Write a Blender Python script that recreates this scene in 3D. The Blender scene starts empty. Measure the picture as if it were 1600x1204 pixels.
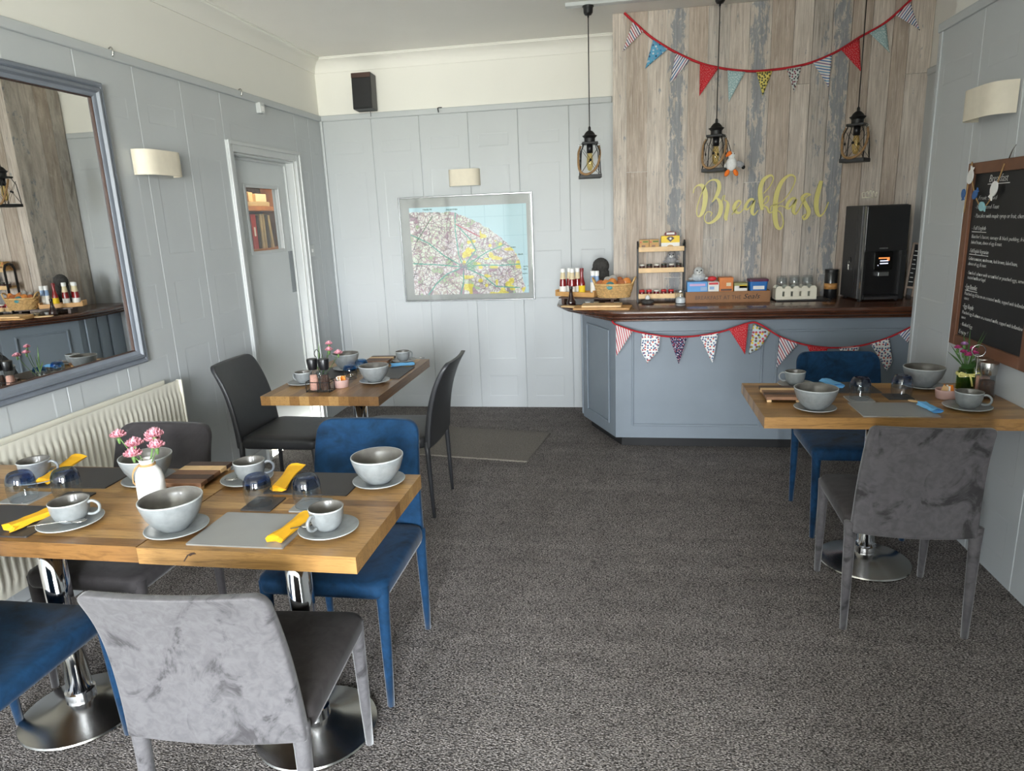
import bpy, math, random
import numpy as np
from mathutils import Vector, Matrix
random.seed(7)
PI = math.pi
scene = bpy.context.scene
COL = scene.collection

# ------------------------------------------------------------------ camera
cam_data = bpy.data.cameras.new('camera')
cam = bpy.data.objects.new('camera', cam_data)
COL.objects.link(cam)
cam_data.sensor_fit = 'HORIZONTAL'
cam_data.sensor_width = 36.0
cam_data.lens = 1071.12 / 1600 * 36.0
cam_data.clip_start = 0.05
_r = Vector((0.986294713, 0.160138691, -0.0397283211))
_d = Vector((5.47654723e-05, -0.241105429, -0.970498928))
_f = Vector((-0.164993142, 0.957195785, -0.237809780))
_m = Matrix((( _r.x, -_d.x, -_f.x, 2.41078), (_r.y, -_d.y, -_f.y, -5.49489), (_r.z, -_d.z, -_f.z, 1.55091), (0, 0, 0, 1)))
cam.matrix_world = _m
scene.camera = cam

# ------------------------------------------------------------------ sky and daylight
world = bpy.data.worlds.new('sky')
scene.world = world
world.use_nodes = True
wn = world.node_tree.nodes; wl = world.node_tree.links
wn.clear()
w_out = wn.new('ShaderNodeOutputWorld'); w_bg = wn.new('ShaderNodeBackground')
w_tc = wn.new('ShaderNodeTexCoord'); w_sep = wn.new('ShaderNodeSeparateXYZ'); w_ramp = wn.new('ShaderNodeValToRGB')
w_map = wn.new('ShaderNodeMapRange')
w_map.inputs[1].default_value = -1.0; w_map.inputs[2].default_value = 1.0
wl.new(w_tc.outputs['Generated'], w_sep.inputs[0]); wl.new(w_sep.outputs[2], w_map.inputs[0])
wl.new(w_map.outputs[0], w_ramp.inputs[0]); wl.new(w_ramp.outputs[0], w_bg.inputs[0]); wl.new(w_bg.outputs[0], w_out.inputs[0])
cr = w_ramp.color_ramp
cr.elements[0].position = 0.0; cr.elements[0].color = (0.50, 0.50, 0.46, 1)      # ground outside
cr.elements[1].position = 0.495; cr.elements[1].color = (0.57, 0.57, 0.52, 1)
e = cr.elements.new(0.51); e.color = (0.95, 0.97, 1.0, 1)                      # overcast sky
e = cr.elements.new(1.0); e.color = (0.74, 0.86, 1.0, 1)
w_bg.inputs[1].default_value = 100.0
ROOM_Y0 = -9.0          # the window wall behind the camera
WIN = [(0.42, 0.95), (2.1, 2.94), (3.02, 3.86)]
WZ0, WZ1 = 0.45, 2.45
for (a, b) in WIN:
    ld = bpy.data.lights.new('window_portal', 'AREA')
    ld.shape = 'RECTANGLE'; ld.size = b - a; ld.size_y = WZ1 - WZ0
    ld.cycles.is_portal = True
    lo = bpy.data.objects.new('window_portal', ld); COL.objects.link(lo)
    lo.location = ((a + b) / 2, ROOM_Y0 - 0.13, (WZ0 + WZ1) / 2)
    lo.rotation_euler = (PI / 2, 0, 0)           # shines towards +Y
scene.view_settings.view_transform = 'Standard'
scene.view_settings.look = 'None'
scene.view_settings.gamma = 1.0
scene.view_settings.exposure = 0.0
scene.view_settings.use_curve_mapping = False
scene.cycles.use_denoising = True
scene.cycles.max_bounces = 12
scene.cycles.diffuse_bounces = 6
scene.cycles.glossy_bounces = 5
scene.cycles.transparent_max_bounces = 24
scene.cycles.sample_clamp_indirect = 8.0
scene.cycles.caustics_reflective = False
scene.cycles.caustics_refractive = False

# ------------------------------------------------------------------ materials
def lin(c):
    if isinstance(c, str):
        c = tuple(int(c[i:i + 2], 16) / 255 for i in (0, 2, 4))
    else:
        c = tuple(k / 255 for k in c)
    return tuple((k / 12.92 if k <= 0.04045 else ((k + 0.055) / 1.055) ** 2.4) for k in c) + (1.0,)

MATS = {}
def new_mat(name):
    m = bpy.data.materials.new(name); m.use_nodes = True
    MATS[name] = m
    nt = m.node_tree
    return m, nt.nodes, nt.links, nt.nodes['Principled BSDF']

def coords(n, l, scale=(1, 1, 1), kind='Object', rot=(0, 0, 0)):
    tc = n.new('ShaderNodeTexCoord'); mp = n.new('ShaderNodeMapping')
    mp.inputs['Scale'].default_value = scale
    mp.inputs['Rotation'].default_value = rot
    l.new(tc.outputs[kind], mp.inputs[0])
    return mp.outputs[0]

def noise(n, l, vec, scale, detail=3, rough=0.5, dist=0.0):
    t = n.new('ShaderNodeTexNoise'); t.inputs['Scale'].default_value = scale
    t.inputs['Detail'].default_value = detail; t.inputs['Roughness'].default_value = rough
    t.inputs['Distortion'].default_value = dist
    if vec is not None: l.new(vec, t.inputs['Vector'])
    return t.outputs[0]

def ramp(n, l, fac, stops):
    r = n.new('ShaderNodeValToRGB'); c = r.color_ramp
    while len(c.elements) < len(stops): c.elements.new(0.5)
    for el, (p, col) in zip(c.elements, stops):
        el.position = p; el.color = col if len(col) == 4 else lin(col)
    l.new(fac, r.inputs[0])
    return r.outputs[0]

def mixc(n, l, fac, a, b, mode='MIX'):
    m = n.new('ShaderNodeMix'); m.data_type = 'RGBA'; m.blend_type = mode
    for s, v in ((0, fac), (6, a), (7, b)):
        if hasattr(v, 'links') or hasattr(v, 'is_linked'): l.new(v, m.inputs[s])
        else: m.inputs[s].default_value = v
    return m.outputs[2]

def bump(n, l, b, height, strength=0.2, dist=0.005):
    bm = n.new('ShaderNodeBump'); bm.invert = strength < 0; bm.inputs['Strength'].default_value = abs(strength); bm.inputs['Distance'].default_value = dist
    l.new(height, bm.inputs['Height']); l.new(bm.outputs[0], b.inputs['Normal'])

def M(name, col, rough=0.5, metal=0.0, var=0.06, vscale=12.0, bmp=0.0, bscale=60.0, coat=0.0, sheen=0.0, spec=0.5, emit=0.0):
    """plain surface with a little procedural variation of its colour"""
    if name in MATS: return MATS[name]
    m, n, l, b = new_mat(name)
    c = lin(col)
    v = coords(n, l)
    nz = noise(n, l, v, vscale, 4)
    lo = tuple(max(0, k * (1 - var)) for k in c[:3]) + (1,); hi = tuple(min(1, k * (1 + var)) for k in c[:3]) + (1,)
    l.new(ramp(n, l, nz, [(0.3, lo), (0.7, hi)]), b.inputs['Base Color'])
    b.inputs['Roughness'].default_value = rough; b.inputs['Metallic'].default_value = metal
    b.inputs['Specular IOR Level'].default_value = spec
    b.inputs['Coat Weight'].default_value = coat
    if sheen:
        b.inputs['Sheen Weight'].default_value = sheen; b.inputs['Sheen Roughness'].default_value = 0.4
    if bmp: bump(n, l, b, noise(n, l, v, bscale, 3), bmp, 0.003)
    if emit:
        b.inputs['Emission Color'].default_value = c; b.inputs['Emission Strength'].default_value = emit
    return m

def thin_glass(name, tint=(0.97, 0.98, 0.98), gloss=0.9, k=1.0):
    m, n, l, b = new_mat(name)
    n.remove(b)
    out = n['Material Output']
    tr = n.new('ShaderNodeBsdfTransparent'); tr.inputs[0].default_value = tint + (1,)
    gl = n.new('ShaderNodeBsdfGlossy'); gl.inputs['Roughness'].default_value = 0.03; gl.inputs[0].default_value = (gloss, gloss, gloss, 1)
    lw = n.new('ShaderNodeLayerWeight'); lw.inputs[0].default_value = 0.5
    mx = n.new('ShaderNodeMixShader')
    pw = n.new('ShaderNodeMath'); pw.operation = 'POWER'; pw.inputs[1].default_value = 3.0; l.new(lw.outputs['Facing'], pw.inputs[0])
    mu = n.new('ShaderNodeMath'); mu.operation = 'MULTIPLY_ADD'; mu.inputs[1].default_value = 0.6 * k; mu.inputs[2].default_value = 0.06 * k; l.new(pw.outputs[0], mu.inputs[0])
    l.new(mu.outputs[0], mx.inputs[0]); l.new(tr.outputs[0], mx.inputs[1]); l.new(gl.outputs[0], mx.inputs[2])
    l.new(mx.outputs[0], out.inputs[0])
    return m

thin_glass('window_glass', k=0.6)
thin_glass('clear_glass', (0.88, 0.91, 0.93), k=1.2)
thin_glass('blue_glass', (0.26, 0.38, 0.62), 0.95, 1.0)
thin_glass('blue_fade', (0.66, 0.76, 0.9), 0.95, 1.0)
thin_glass('sky_glass', (0.25, 0.58, 0.88), 0.95, 0.75)
thin_glass('green_glass', (0.62, 0.74, 0.45), 0.8, 0.6)
thin_glass('amber_glass', (0.95, 0.85, 0.55))

M('panel_paint', (186, 190, 192), 0.42, var=0.015, vscale=3, bmp=0.02, bscale=150)
M('white_wall', (232, 230, 223), 0.6, var=0.01, vscale=3, bmp=0.03, bscale=120)
M('ceiling_paint', (236, 234, 228), 0.7, var=0.02, vscale=2, bmp=0.03, bscale=100)
M('plate_metal', (128, 132, 135), 0.35, 0.6)
M('white_gloss', (194, 197, 197), 0.3, var=0.015)
M('door_paint', (206, 210, 211), 0.4, var=0.02, vscale=4)
M('counter_paint', (126, 136, 146), 0.45, var=0.04, vscale=5)
M('black_plastic', (20, 20, 22), 0.35, var=0.1)
M('black_metal', (9, 9, 10), 0.5, var=0.15, bmp=0.05)
M('kick_black', (22, 22, 24), 0.6, var=0.2, vscale=8)
M('steel', (188, 186, 182), 0.22, 1.0, var=0.05, vscale=5)
M('chrome', (225, 225, 228), 0.06, 1.0, var=0.02)
M('brass_wire', (120, 110, 95), 0.4, 0.8)
M('cream_enamel', (226, 222, 208), 0.35, var=0.02, vscale=3)
M('shade_cream', (226, 217, 198), 0.85, var=0.03, vscale=30, bmp=0.05, bscale=400)
M('frame_grey', (116, 122, 132), 0.4, var=0.07, vscale=14, bmp=0.03)
M('frame_inner', (66, 44, 36), 0.5, var=0.2)
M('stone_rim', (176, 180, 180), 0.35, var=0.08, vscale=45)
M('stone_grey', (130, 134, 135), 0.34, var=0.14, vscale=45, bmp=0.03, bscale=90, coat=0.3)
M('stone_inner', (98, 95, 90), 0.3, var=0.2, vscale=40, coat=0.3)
M('mat_dark', (60, 57, 56), 0.5, var=0.05)
M('mat_light', (150, 150, 148), 0.42, var=0.03)
M('mat_edge', (165, 165, 162), 0.5)
M('napkin_yellow', (238, 178, 30), 0.8, var=0.05, vscale=30, bmp=0.08, bscale=200)
M('napkin_blue', (110, 178, 228), 0.8, var=0.05, vscale=30, bmp=0.08, bscale=200)
M('ceramic_white', (238, 238, 236), 0.3, var=0.02, coat=0.2)
M('twine', (166, 132, 88), 0.9, var=0.2, vscale=80, bmp=0.3, bscale=150)
M('rope', (150, 118, 82), 0.9, var=0.2, vscale=60, bmp=0.4, bscale=120)
M('stem_green', (86, 118, 60), 0.6, var=0.2, vscale=40)
M('leaf_green', (58, 92, 44), 0.6, var=0.25, vscale=40)
M('petal_pink', (242, 176, 190), 0.7, var=0.18, vscale=60)
M('petal_magenta', (206, 70, 140), 0.7, var=0.2, vscale=60)
M('petal_lilac', (190, 140, 200), 0.7, var=0.2, vscale=60)
M('ribbon_yellow', (230, 222, 140), 0.7)
M('ramekin', (190, 158, 150), 0.4, var=0.05)
M('sachet_orange', (236, 138, 40), 0.6); M('sachet_white', (238, 234, 226), 0.6); M('sachet_brown', (198, 160, 110), 0.6); M('fray', (134, 126, 114), 0.9)
M('salt_pink', (226, 170, 150), 0.9, var=0.25, vscale=300); M('pepper', (70, 48, 38), 0.9, var=0.5, vscale=300)
M('wood_pale', (226, 190, 140), 0.5, var=0.14, vscale=18)
M('wood_tray', (198, 150, 92), 0.55, var=0.14, vscale=18)
M('wood_brown', (128, 92, 66), 0.5, var=0.2, vscale=25)
M('wood_dark', (72, 52, 42), 0.5, var=0.2, vscale=25)
M('wood_frame', (112, 74, 52), 0.5, var=0.15, vscale=12)
M('crate_wood', (142, 98, 60), 0.6, var=0.12, vscale=14)
M('picket_cream', (232, 226, 208), 0.6, var=0.03)
M('chalk_black', (24, 25, 27), 0.6, var=0.25, vscale=6)
M('chalk_white', (228, 228, 224), 0.9)
M('sign_gold', (218, 208, 128), 0.4, var=0.04)
M('red_fabric', (176, 26, 38), 0.8, var=0.1, vscale=40)
M('leather_black', (47, 48, 51), 0.42, var=0.08, vscale=30, bmp=0.06, bscale=300)
M('red_sauce', (128, 20, 22), 0.25, var=0.1, coat=0.6); M('brown_sauce', (40, 18, 16), 0.2, var=0.1, coat=0.6)
M('label_white', (236, 234, 228), 0.6); M('label_yellow', (238, 202, 30), 0.6); M('label_blue', (150, 178, 214), 0.6)
M('label_cream', (222, 206, 170), 0.6)
M('cap_white', (240, 240, 238), 0.4); M('cap_red', (120, 22, 28), 0.4)
M('box_blue', (92, 160, 222), 0.5, var=0.06); M('box_pink', (206, 170, 210), 0.5); M('box_red', (204, 50, 56), 0.5); M('box_orange', (212, 122, 52), 0.5, var=0.1)
M('box_kraft', (196, 152, 92), 0.6, var=0.05); M('box_green', (90, 120, 50), 0.6); M('box_yellow', (242, 204, 26), 0.5); M('box_maroon', (110, 30, 34), 0.5)
M('box_olive', (150, 148, 92), 0.5); M('tub_blue', (40, 112, 186), 0.4); M('tub_lid', (92, 24, 66), 0.4)
M('plush_grey', (150, 150, 152), 0.95, var=0.25, vscale=90, bmp=0.5, bscale=250, sheen=0.4)
M('plush_pale', (190, 192, 192), 0.95, var=0.2, vscale=90, bmp=0.5, bscale=250, sheen=0.4)
M('plush_dark', (64, 62, 60), 0.95, var=0.35, vscale=70, bmp=0.5, bscale=250)
M('plush_white', (226, 226, 224), 0.95, var=0.08, vscale=90, bmp=0.4, bscale=250, sheen=0.3)
M('plush_orange', (238, 120, 40), 0.9, var=0.1, vscale=90); M('eye_black', (10, 10, 10), 0.2)
M('fish_blue', (60, 104, 160), 0.6); M('fish_aqua', (150, 200, 208), 0.6)
M('wrap_orange', (206, 130, 66), 0.35, var=0.3, vscale=50); M('wrap_teal', (70, 140, 150), 0.4); M('wrap_brown', (170, 100, 60), 0.4, var=0.25, vscale=50); M('wrap_clear', (190, 186, 180), 0.25, var=0.3, vscale=60)
M('wicker', (206, 168, 112), 0.7, var=0.22, vscale=60, bmp=0.3, bscale=160)
M('machine_dark', (34, 35, 37), 0.28, var=0.1, coat=0.4); M('machine_side', (54, 53, 54), 0.4, var=0.06)
M('machine_trim', (170, 172, 174), 0.25, 0.9)
M('screen_dark', (8, 8, 9), 0.1); M('screen_orange', (255, 150, 80), 0.5, emit=0.8); M('screen_white', (225, 228, 255), 0.5, emit=1.2)
M('tin_black', (26, 27, 30), 0.3, coat=0.4); M('tin_band', (196, 142, 82), 0.4)
M('jar_contents', (70, 40, 34), 0.5, var=0.3, vscale=80); M('jam_red', (110, 26, 34), 0.3, coat=0.4)
M('lid_gingham', (214, 210, 200), 0.5, var=0.2, vscale=120); M('lid_dark', (50, 56, 46), 0.4, var=0.3, vscale=120)
M('book_red', (170, 40, 38), 0.6); M('book_dark', (60, 56, 50), 0.6, var=0.2); M('book_tan', (176, 160, 120), 0.7, var=0.1)
M('hall_wall', (150, 140, 122), 0.7); M('shelf_wood', (170, 112, 60), 0.5, var=0.15, vscale=12)
M('whitewash', (168, 150, 136), 0.7, var=0.12, vscale=20)

# mirror glass
m, n, l, b = new_mat('mirror_glass')
b.inputs['Base Color'].default_value = (0.86, 0.87, 0.86, 1); b.inputs['Metallic'].default_value = 1.0; b.inputs['Roughness'].default_value = 0.005

# carpet: loop pile, brown grey with light flecks and faint bands
m, n, l, b = new_mat('carpet')
v = coords(n, l)
v2 = coords(n, l, (1.0, 2.2, 1))
fine = noise(n, l, v2, 150, 2, 0.6)
mid = noise(n, l, v, 9, 4, 0.6)
band = noise(n, l, coords(n, l, (0.25, 3.2, 1)), 2.2, 4, 0.6, 0.4)
vo = n.new('ShaderNodeTexVoronoi'); vo.inputs['Scale'].default_value = 125; l.new(coords(n, l, (1.0, 1.7, 1)), vo.inputs['Vector'])
c0 = ramp(n, l, fine, [(0.34, (60, 57, 56)), (0.47, (124, 119, 117)), (0.6, (206, 200, 197))])
c1 = mixc(n, l, 0.75, c0, ramp(n, l, vo.outputs['Distance'], [(0.0, (255, 255, 255)), (0.4, (228, 226, 225)), (0.8, (84, 82, 82))]), 'MULTIPLY')
c2 = mixc(n, l, 0.4, c1, ramp(n, l, band, [(0.35, (196, 193, 191)), (0.65, (255, 253, 251))]), 'MULTIPLY')
c3 = mixc(n, l, 0.35, c2, ramp(n, l, mid, [(0.3, (150, 148, 146)), (0.7, (255, 252, 248))]), 'MULTIPLY')
l.new(c3, b.inputs['Base Color']); b.inputs['Roughness'].default_value = 0.95; b.inputs['Specular IOR Level'].default_value = 0.1
bump(n, l, b, vo.outputs['Distance'], -0.6, 0.006)
m, n, l, b = new_mat('doormat')
v = coords(n, l, (1, 2.2, 1)); fine = noise(n, l, v, 170, 2, 0.6)
l.new(ramp(n, l, fine, [(0.35, (60, 56, 52)), (0.6, (138, 131, 122))]), b.inputs['Base Color']); b.inputs['Roughness'].default_value = 0.95
bump(n, l, b, fine, 0.8, 0.005)

# butcher block staves: every stave takes its own tone from the object's random number
m, n, l, b = new_mat('butcher_block')
oi = n.new('ShaderNodeObjectInfo')
base = ramp(n, l, oi.outputs['Random'], [(0.0, (126, 90, 50)), (0.35, (162, 121, 70)), (0.7, (186, 147, 92)), (1.0, (146, 107, 60))])
grain = noise(n, l, coords(n, l, (2.0, 26, 26)), 4.0, 6, 0.65, 1.5)
gcol = ramp(n, l, grain, [(0.3, (150, 140, 130)), (0.55, (255, 255, 255)), (0.8, (225, 215, 205))])
l.new(mixc(n, l, 0.75, base, gcol, 'MULTIPLY'), b.inputs['Base Color'])
b.inputs['Roughness'].default_value = 0.36; b.inputs['Coat Weight'].default_value = 0.15; b.inputs['Coat Roughness'].default_value = 0.25
bump(n, l, b, grain, 0.05, 0.002)

# dark varnished bar top
m, n, l, b = new_mat('bar_wood')
g = noise(n, l, coords(n, l, (1.5, 22, 22)), 3.5, 6, 0.65, 1.0)
l.new(ramp(n, l, g, [(0.25, (44, 26, 18)), (0.55, (84, 50, 34)), (0.8, (112, 70, 48))]), b.inputs['Base Color'])
b.inputs['Roughness'].default_value = 0.26; b.inputs['Coat Weight'].default_value = 0.5; b.inputs['Coat Roughness'].default_value = 0.12

# pale distressed boards of the feature wall; blue = how much flaking blue grey paint
def plank_mat(name, c_lo, c_hi, blue):
    m, n, l, b = new_mat(name)
    oi = n.new('ShaderNodeObjectInfo')
    tc = n.new('ShaderNodeTexCoord'); add = n.new('ShaderNodeVectorMath'); add.operation = 'ADD'
    comb = n.new('ShaderNodeCombineXYZ'); mul = n.new('ShaderNodeMath'); mul.operation = 'MULTIPLY'; mul.inputs[1].default_value = 37.0
    l.new(oi.outputs['Random'], mul.inputs[0]); l.new(mul.outputs[0], comb.inputs[2])
    l.new(tc.outputs['Object'], add.inputs[0]); l.new(comb.outputs[0], add.inputs[1])
    def mp(sc):
        k = n.new('ShaderNodeMapping'); k.inputs['Scale'].default_value = sc; l.new(add.outputs[0], k.inputs[0]); return k.outputs[0]
    gr = noise(n, l, mp((60, 10, 2.2)), 1.6, 6, 0.7, 0.6)
    big = noise(n, l, mp((6, 6, 1.6)), 1.4, 4, 0.6)
    c = ramp(n, l, gr, [(0.3, c_lo), (0.65, c_hi)])
    c = mixc(n, l, 0.55, c, ramp(n, l, big, [(0.3, (186, 176, 166)), (0.7, (255, 252, 248))]), 'MULTIPLY')
    cr_ = noise(n, l, mp((90, 10, 1.5)), 1.2, 5, 0.7, 1.0)
    c = mixc(n, l, ramp(n, l, cr_, [(0.61, (0, 0, 0)), (0.68, (190, 190, 190))]), c, lin((104, 92, 84)))
    wh = noise(n, l, mp((30, 8, 3.0)), 1.5, 9, 0.75, 0.4)
    c = mixc(n, l, ramp(n, l, wh, [(0.54, (0, 0, 0)), (0.6, (150, 150, 150))]), c, lin((226, 218, 208)))
    fl = noise(n, l, mp((16, 8, 5.0)), 1.9, 10, 0.78, 0.3)
    sx_ = n.new('ShaderNodeSeparateXYZ'); l.new(tc.outputs['Object'], sx_.inputs[0])
    ab = n.new('ShaderNodeMath'); ab.operation = 'SUBTRACT'; ab.inputs[1].default_value = 0.062; l.new(sx_.outputs[0], ab.inputs[0])
    ab2 = n.new('ShaderNodeMath'); ab2.operation = 'ABSOLUTE'; l.new(ab.outputs[0], ab2.inputs[0])
    ce = n.new('ShaderNodeMapRange'); ce.inputs[1].default_value = 0.02; ce.inputs[2].default_value = 0.065; ce.inputs[3].default_value = 0.035; ce.inputs[4].default_value = -0.10
    l.new(ab2.outputs[0], ce.inputs[0])
    sm = n.new('ShaderNodeMath'); sm.operation = 'ADD'; l.new(fl, sm.inputs[0]); l.new(ce.outputs[0], sm.inputs[1])
    mask = ramp(n, l, sm.outputs[0], [(0.57 - blue, (0, 0, 0)), (0.61 - blue, (225, 225, 225))])
    c = mixc(n, l, mask, c, ramp(n, l, gr, [(0.3, (104, 112, 122)), (0.7, (140, 148, 156))]))
    l.new(c, b.inputs['Base Color']); b.inputs['Roughness'].default_value = 0.75
    bump(n, l, b, gr, 0.06, 0.002)
plank_mat('plank_cream', (176, 164, 154), (232, 223, 213), -0.05)
plank_mat('plank_tan', (164, 149, 137), (212, 199, 186), -0.13)
plank_mat('plank_grey', (156, 149, 142), (216, 209, 201), 0.0)
plank_mat('plank_blue', (170, 161, 152), (226, 217, 207), 0.11)

# velvet with brushed pile marks
def velvet(name, c_dark, c_mid, c_light, scale=5.0, sheen=0.5, lo=0.36, hi=0.5):
    m, n, l, b = new_mat(name)
    oi = n.new('ShaderNodeObjectInfo'); tc = n.new('ShaderNodeTexCoord'); add = n.new('ShaderNodeVectorMath'); add.operation = 'ADD'
    sc = n.new('ShaderNodeVectorMath'); sc.operation = 'SCALE'; sc.inputs[0].default_value = (3.1, 1.7, 2.3); sc.inputs['Scale'].default_value = 1.0
    l.new(oi.outputs['Random'], sc.inputs['Scale']); l.new(tc.outputs['Object'], add.inputs[0]); l.new(sc.outputs[0], add.inputs[1])
    a = noise(n, l, add.outputs[0], scale, 5, 0.62, 1.6)
    f = noise(n, l, add.outputs[0], scale * 5, 4, 0.6, 1.0)
    c = ramp(n, l, a, [(lo - 0.04, c_dark), (lo + 0.03, c_mid), (hi, c_light), (0.8, c_mid)])
    c = mixc(n, l, 0.35, c, ramp(n, l, f, [(0.35, (170, 170, 172)), (0.6, (255, 255, 255))]), 'MULTIPLY')
    l.new(c, b.inputs['Base Color'])
    b.inputs['Roughness'].default_value = 0.8; b.inputs['Specular IOR Level'].default_value = 0.2
    b.inputs['Sheen Weight'].default_value = sheen; b.inputs['Sheen Roughness'].default_value = 0.35
    bump(n, l, b, f, 0.1, 0.002)
velvet('velvet_silver', (64, 62, 64), (90, 88, 90), (97, 95, 97), 7.5, 0.35, 0.38, 0.47)
velvet('velvet_seat', (48, 44, 45), (56, 52, 52), (64, 60, 60), 4.0, 0.12)
velvet('velvet_charcoal', (40, 37, 38), (50, 47, 48), (58, 55, 56), 4.0, 0.25)
velvet('velvet_blue', (8, 26, 42), (12, 39, 63), (20, 57, 90), 4.5, 0.15, 0.33, 0.52)
velvet('velvet_grey', (58, 56, 57), (84, 81, 83), (92, 89, 91), 6.0, 0.25, 0.38, 0.46)

# printed bunting cloths
def cloth(name, base, stripes=None, dots=None, freq=60.0, ang=0.0, dscale=60.0, extra=None):
    m, n, l, b = new_mat(name)
    c = None
    if stripes:
        v = coords(n, l, (1, 1, 1), rot=(0, ang, 0))
        w = n.new('ShaderNodeTexWave'); w.wave_type = 'BANDS'; w.bands_direction = 'X'; w.inputs['Scale'].default_value = freq
        l.new(v, w.inputs['Vector'])
        w2 = n.new('ShaderNodeTexWave'); w2.bands_direction = 'X'; w2.inputs['Scale'].default_value = freq * 0.37; w2.inputs['Phase Offset'].default_value = 1.3
        l.new(v, w2.inputs['Vector'])
        col = ramp(n, l, w2.outputs[1], [(0.35, stripes[0]), (0.4, stripes[1]), (0.7, stripes[2])])
        f = ramp(n, l, w.outputs[1], [(0.6, (0, 0, 0)), (0.66, (255, 255, 255))])
        c = mixc(n, l, f, lin(base), col)
    else:
        vo = n.new('ShaderNodeTexVoronoi'); vo.inputs['Scale'].default_value = dscale
        vo.voronoi_dimensions = '2D'; vo.inputs['Randomness'].default_value = 0.7
        l.new(coords(n, l, (1, 1, 1), rot=(PI / 2, 0, 0)), vo.inputs['Vector'])
        hue = ramp(n, l, vo.outputs['Color'], [(0.2, dots[0]), (0.5, dots[1]), (0.8, dots[2])])
        f = ramp(n, l, vo.outputs['Distance'], [(extra or 0.25, (255, 255, 255)), ((extra or 0.25) + 0.06, (0, 0, 0))])
        c = mixc(n, l, f, lin(base), hue)
    l.new(c, b.inputs['Base Color']); b.inputs['Roughness'].default_value = 0.85
cloth('cloth_stripe', (224, 220, 220), ((60, 66, 110), (150, 110, 130), (170, 40, 60)), freq=22, ang=0.5)
cloth('cloth_stripe_red', (228, 224, 222), ((190, 60, 74), (170, 60, 90), (200, 80, 90)), freq=22, ang=0.2)
cloth('cloth_stripe_navy', (226, 224, 222), ((52, 60, 104), (200, 60, 60), (60, 110, 170)), freq=22, ang=-0.6)
cloth('cloth_stripe_cross', (226, 222, 216), ((60, 110, 170), (180, 60, 60), (90, 150, 190)), freq=20, ang=1.35)
cloth('cloth_red_dot', (190, 28, 40), dots=((230, 200, 200), (236, 220, 220), (230, 190, 190)), dscale=110, extra=0.1)
cloth('cloth_blue', (92, 160, 196), dots=((50, 80, 120), (220, 230, 235), (70, 120, 170)), dscale=45, extra=0.25)
cloth('cloth_aqua', (150, 178, 180), dots=((210, 222, 222), (190, 206, 206), (220, 228, 226)), dscale=100, extra=0.22)
cloth('cloth_yellow', (218, 202, 110), dots=((80, 90, 60), (70, 70, 60), (110, 100, 50)), dscale=62, extra=0.34)
cloth('cloth_owl', (206, 210, 206), dots=((60, 66, 76), (150, 60, 80), (70, 90, 90)), dscale=64, extra=0.32)
cloth('cloth_white', (236, 236, 234), dots=((200, 80, 70), (60, 80, 130), (90, 120, 150)), dscale=60, extra=0.3)
cloth('cloth_navy', (30, 38, 70), dots=((220, 224, 230), (190, 60, 70), (120, 140, 180)), dscale=95, extra=0.28)
cloth('cloth_multi', (190, 200, 206), dots=((220, 190, 60), (50, 90, 70), (200, 70, 90)), dscale=52, extra=0.36)

# printed map: colours come from the paper's own colour attribute
m, n, l, b = new_mat('map_print')
at = n.new('ShaderNodeAttribute'); at.attribute_name = 'print'
l.new(at.outputs['Color'], b.inputs['Base Color']); b.inputs['Roughness'].default_value = 0.6
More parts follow.
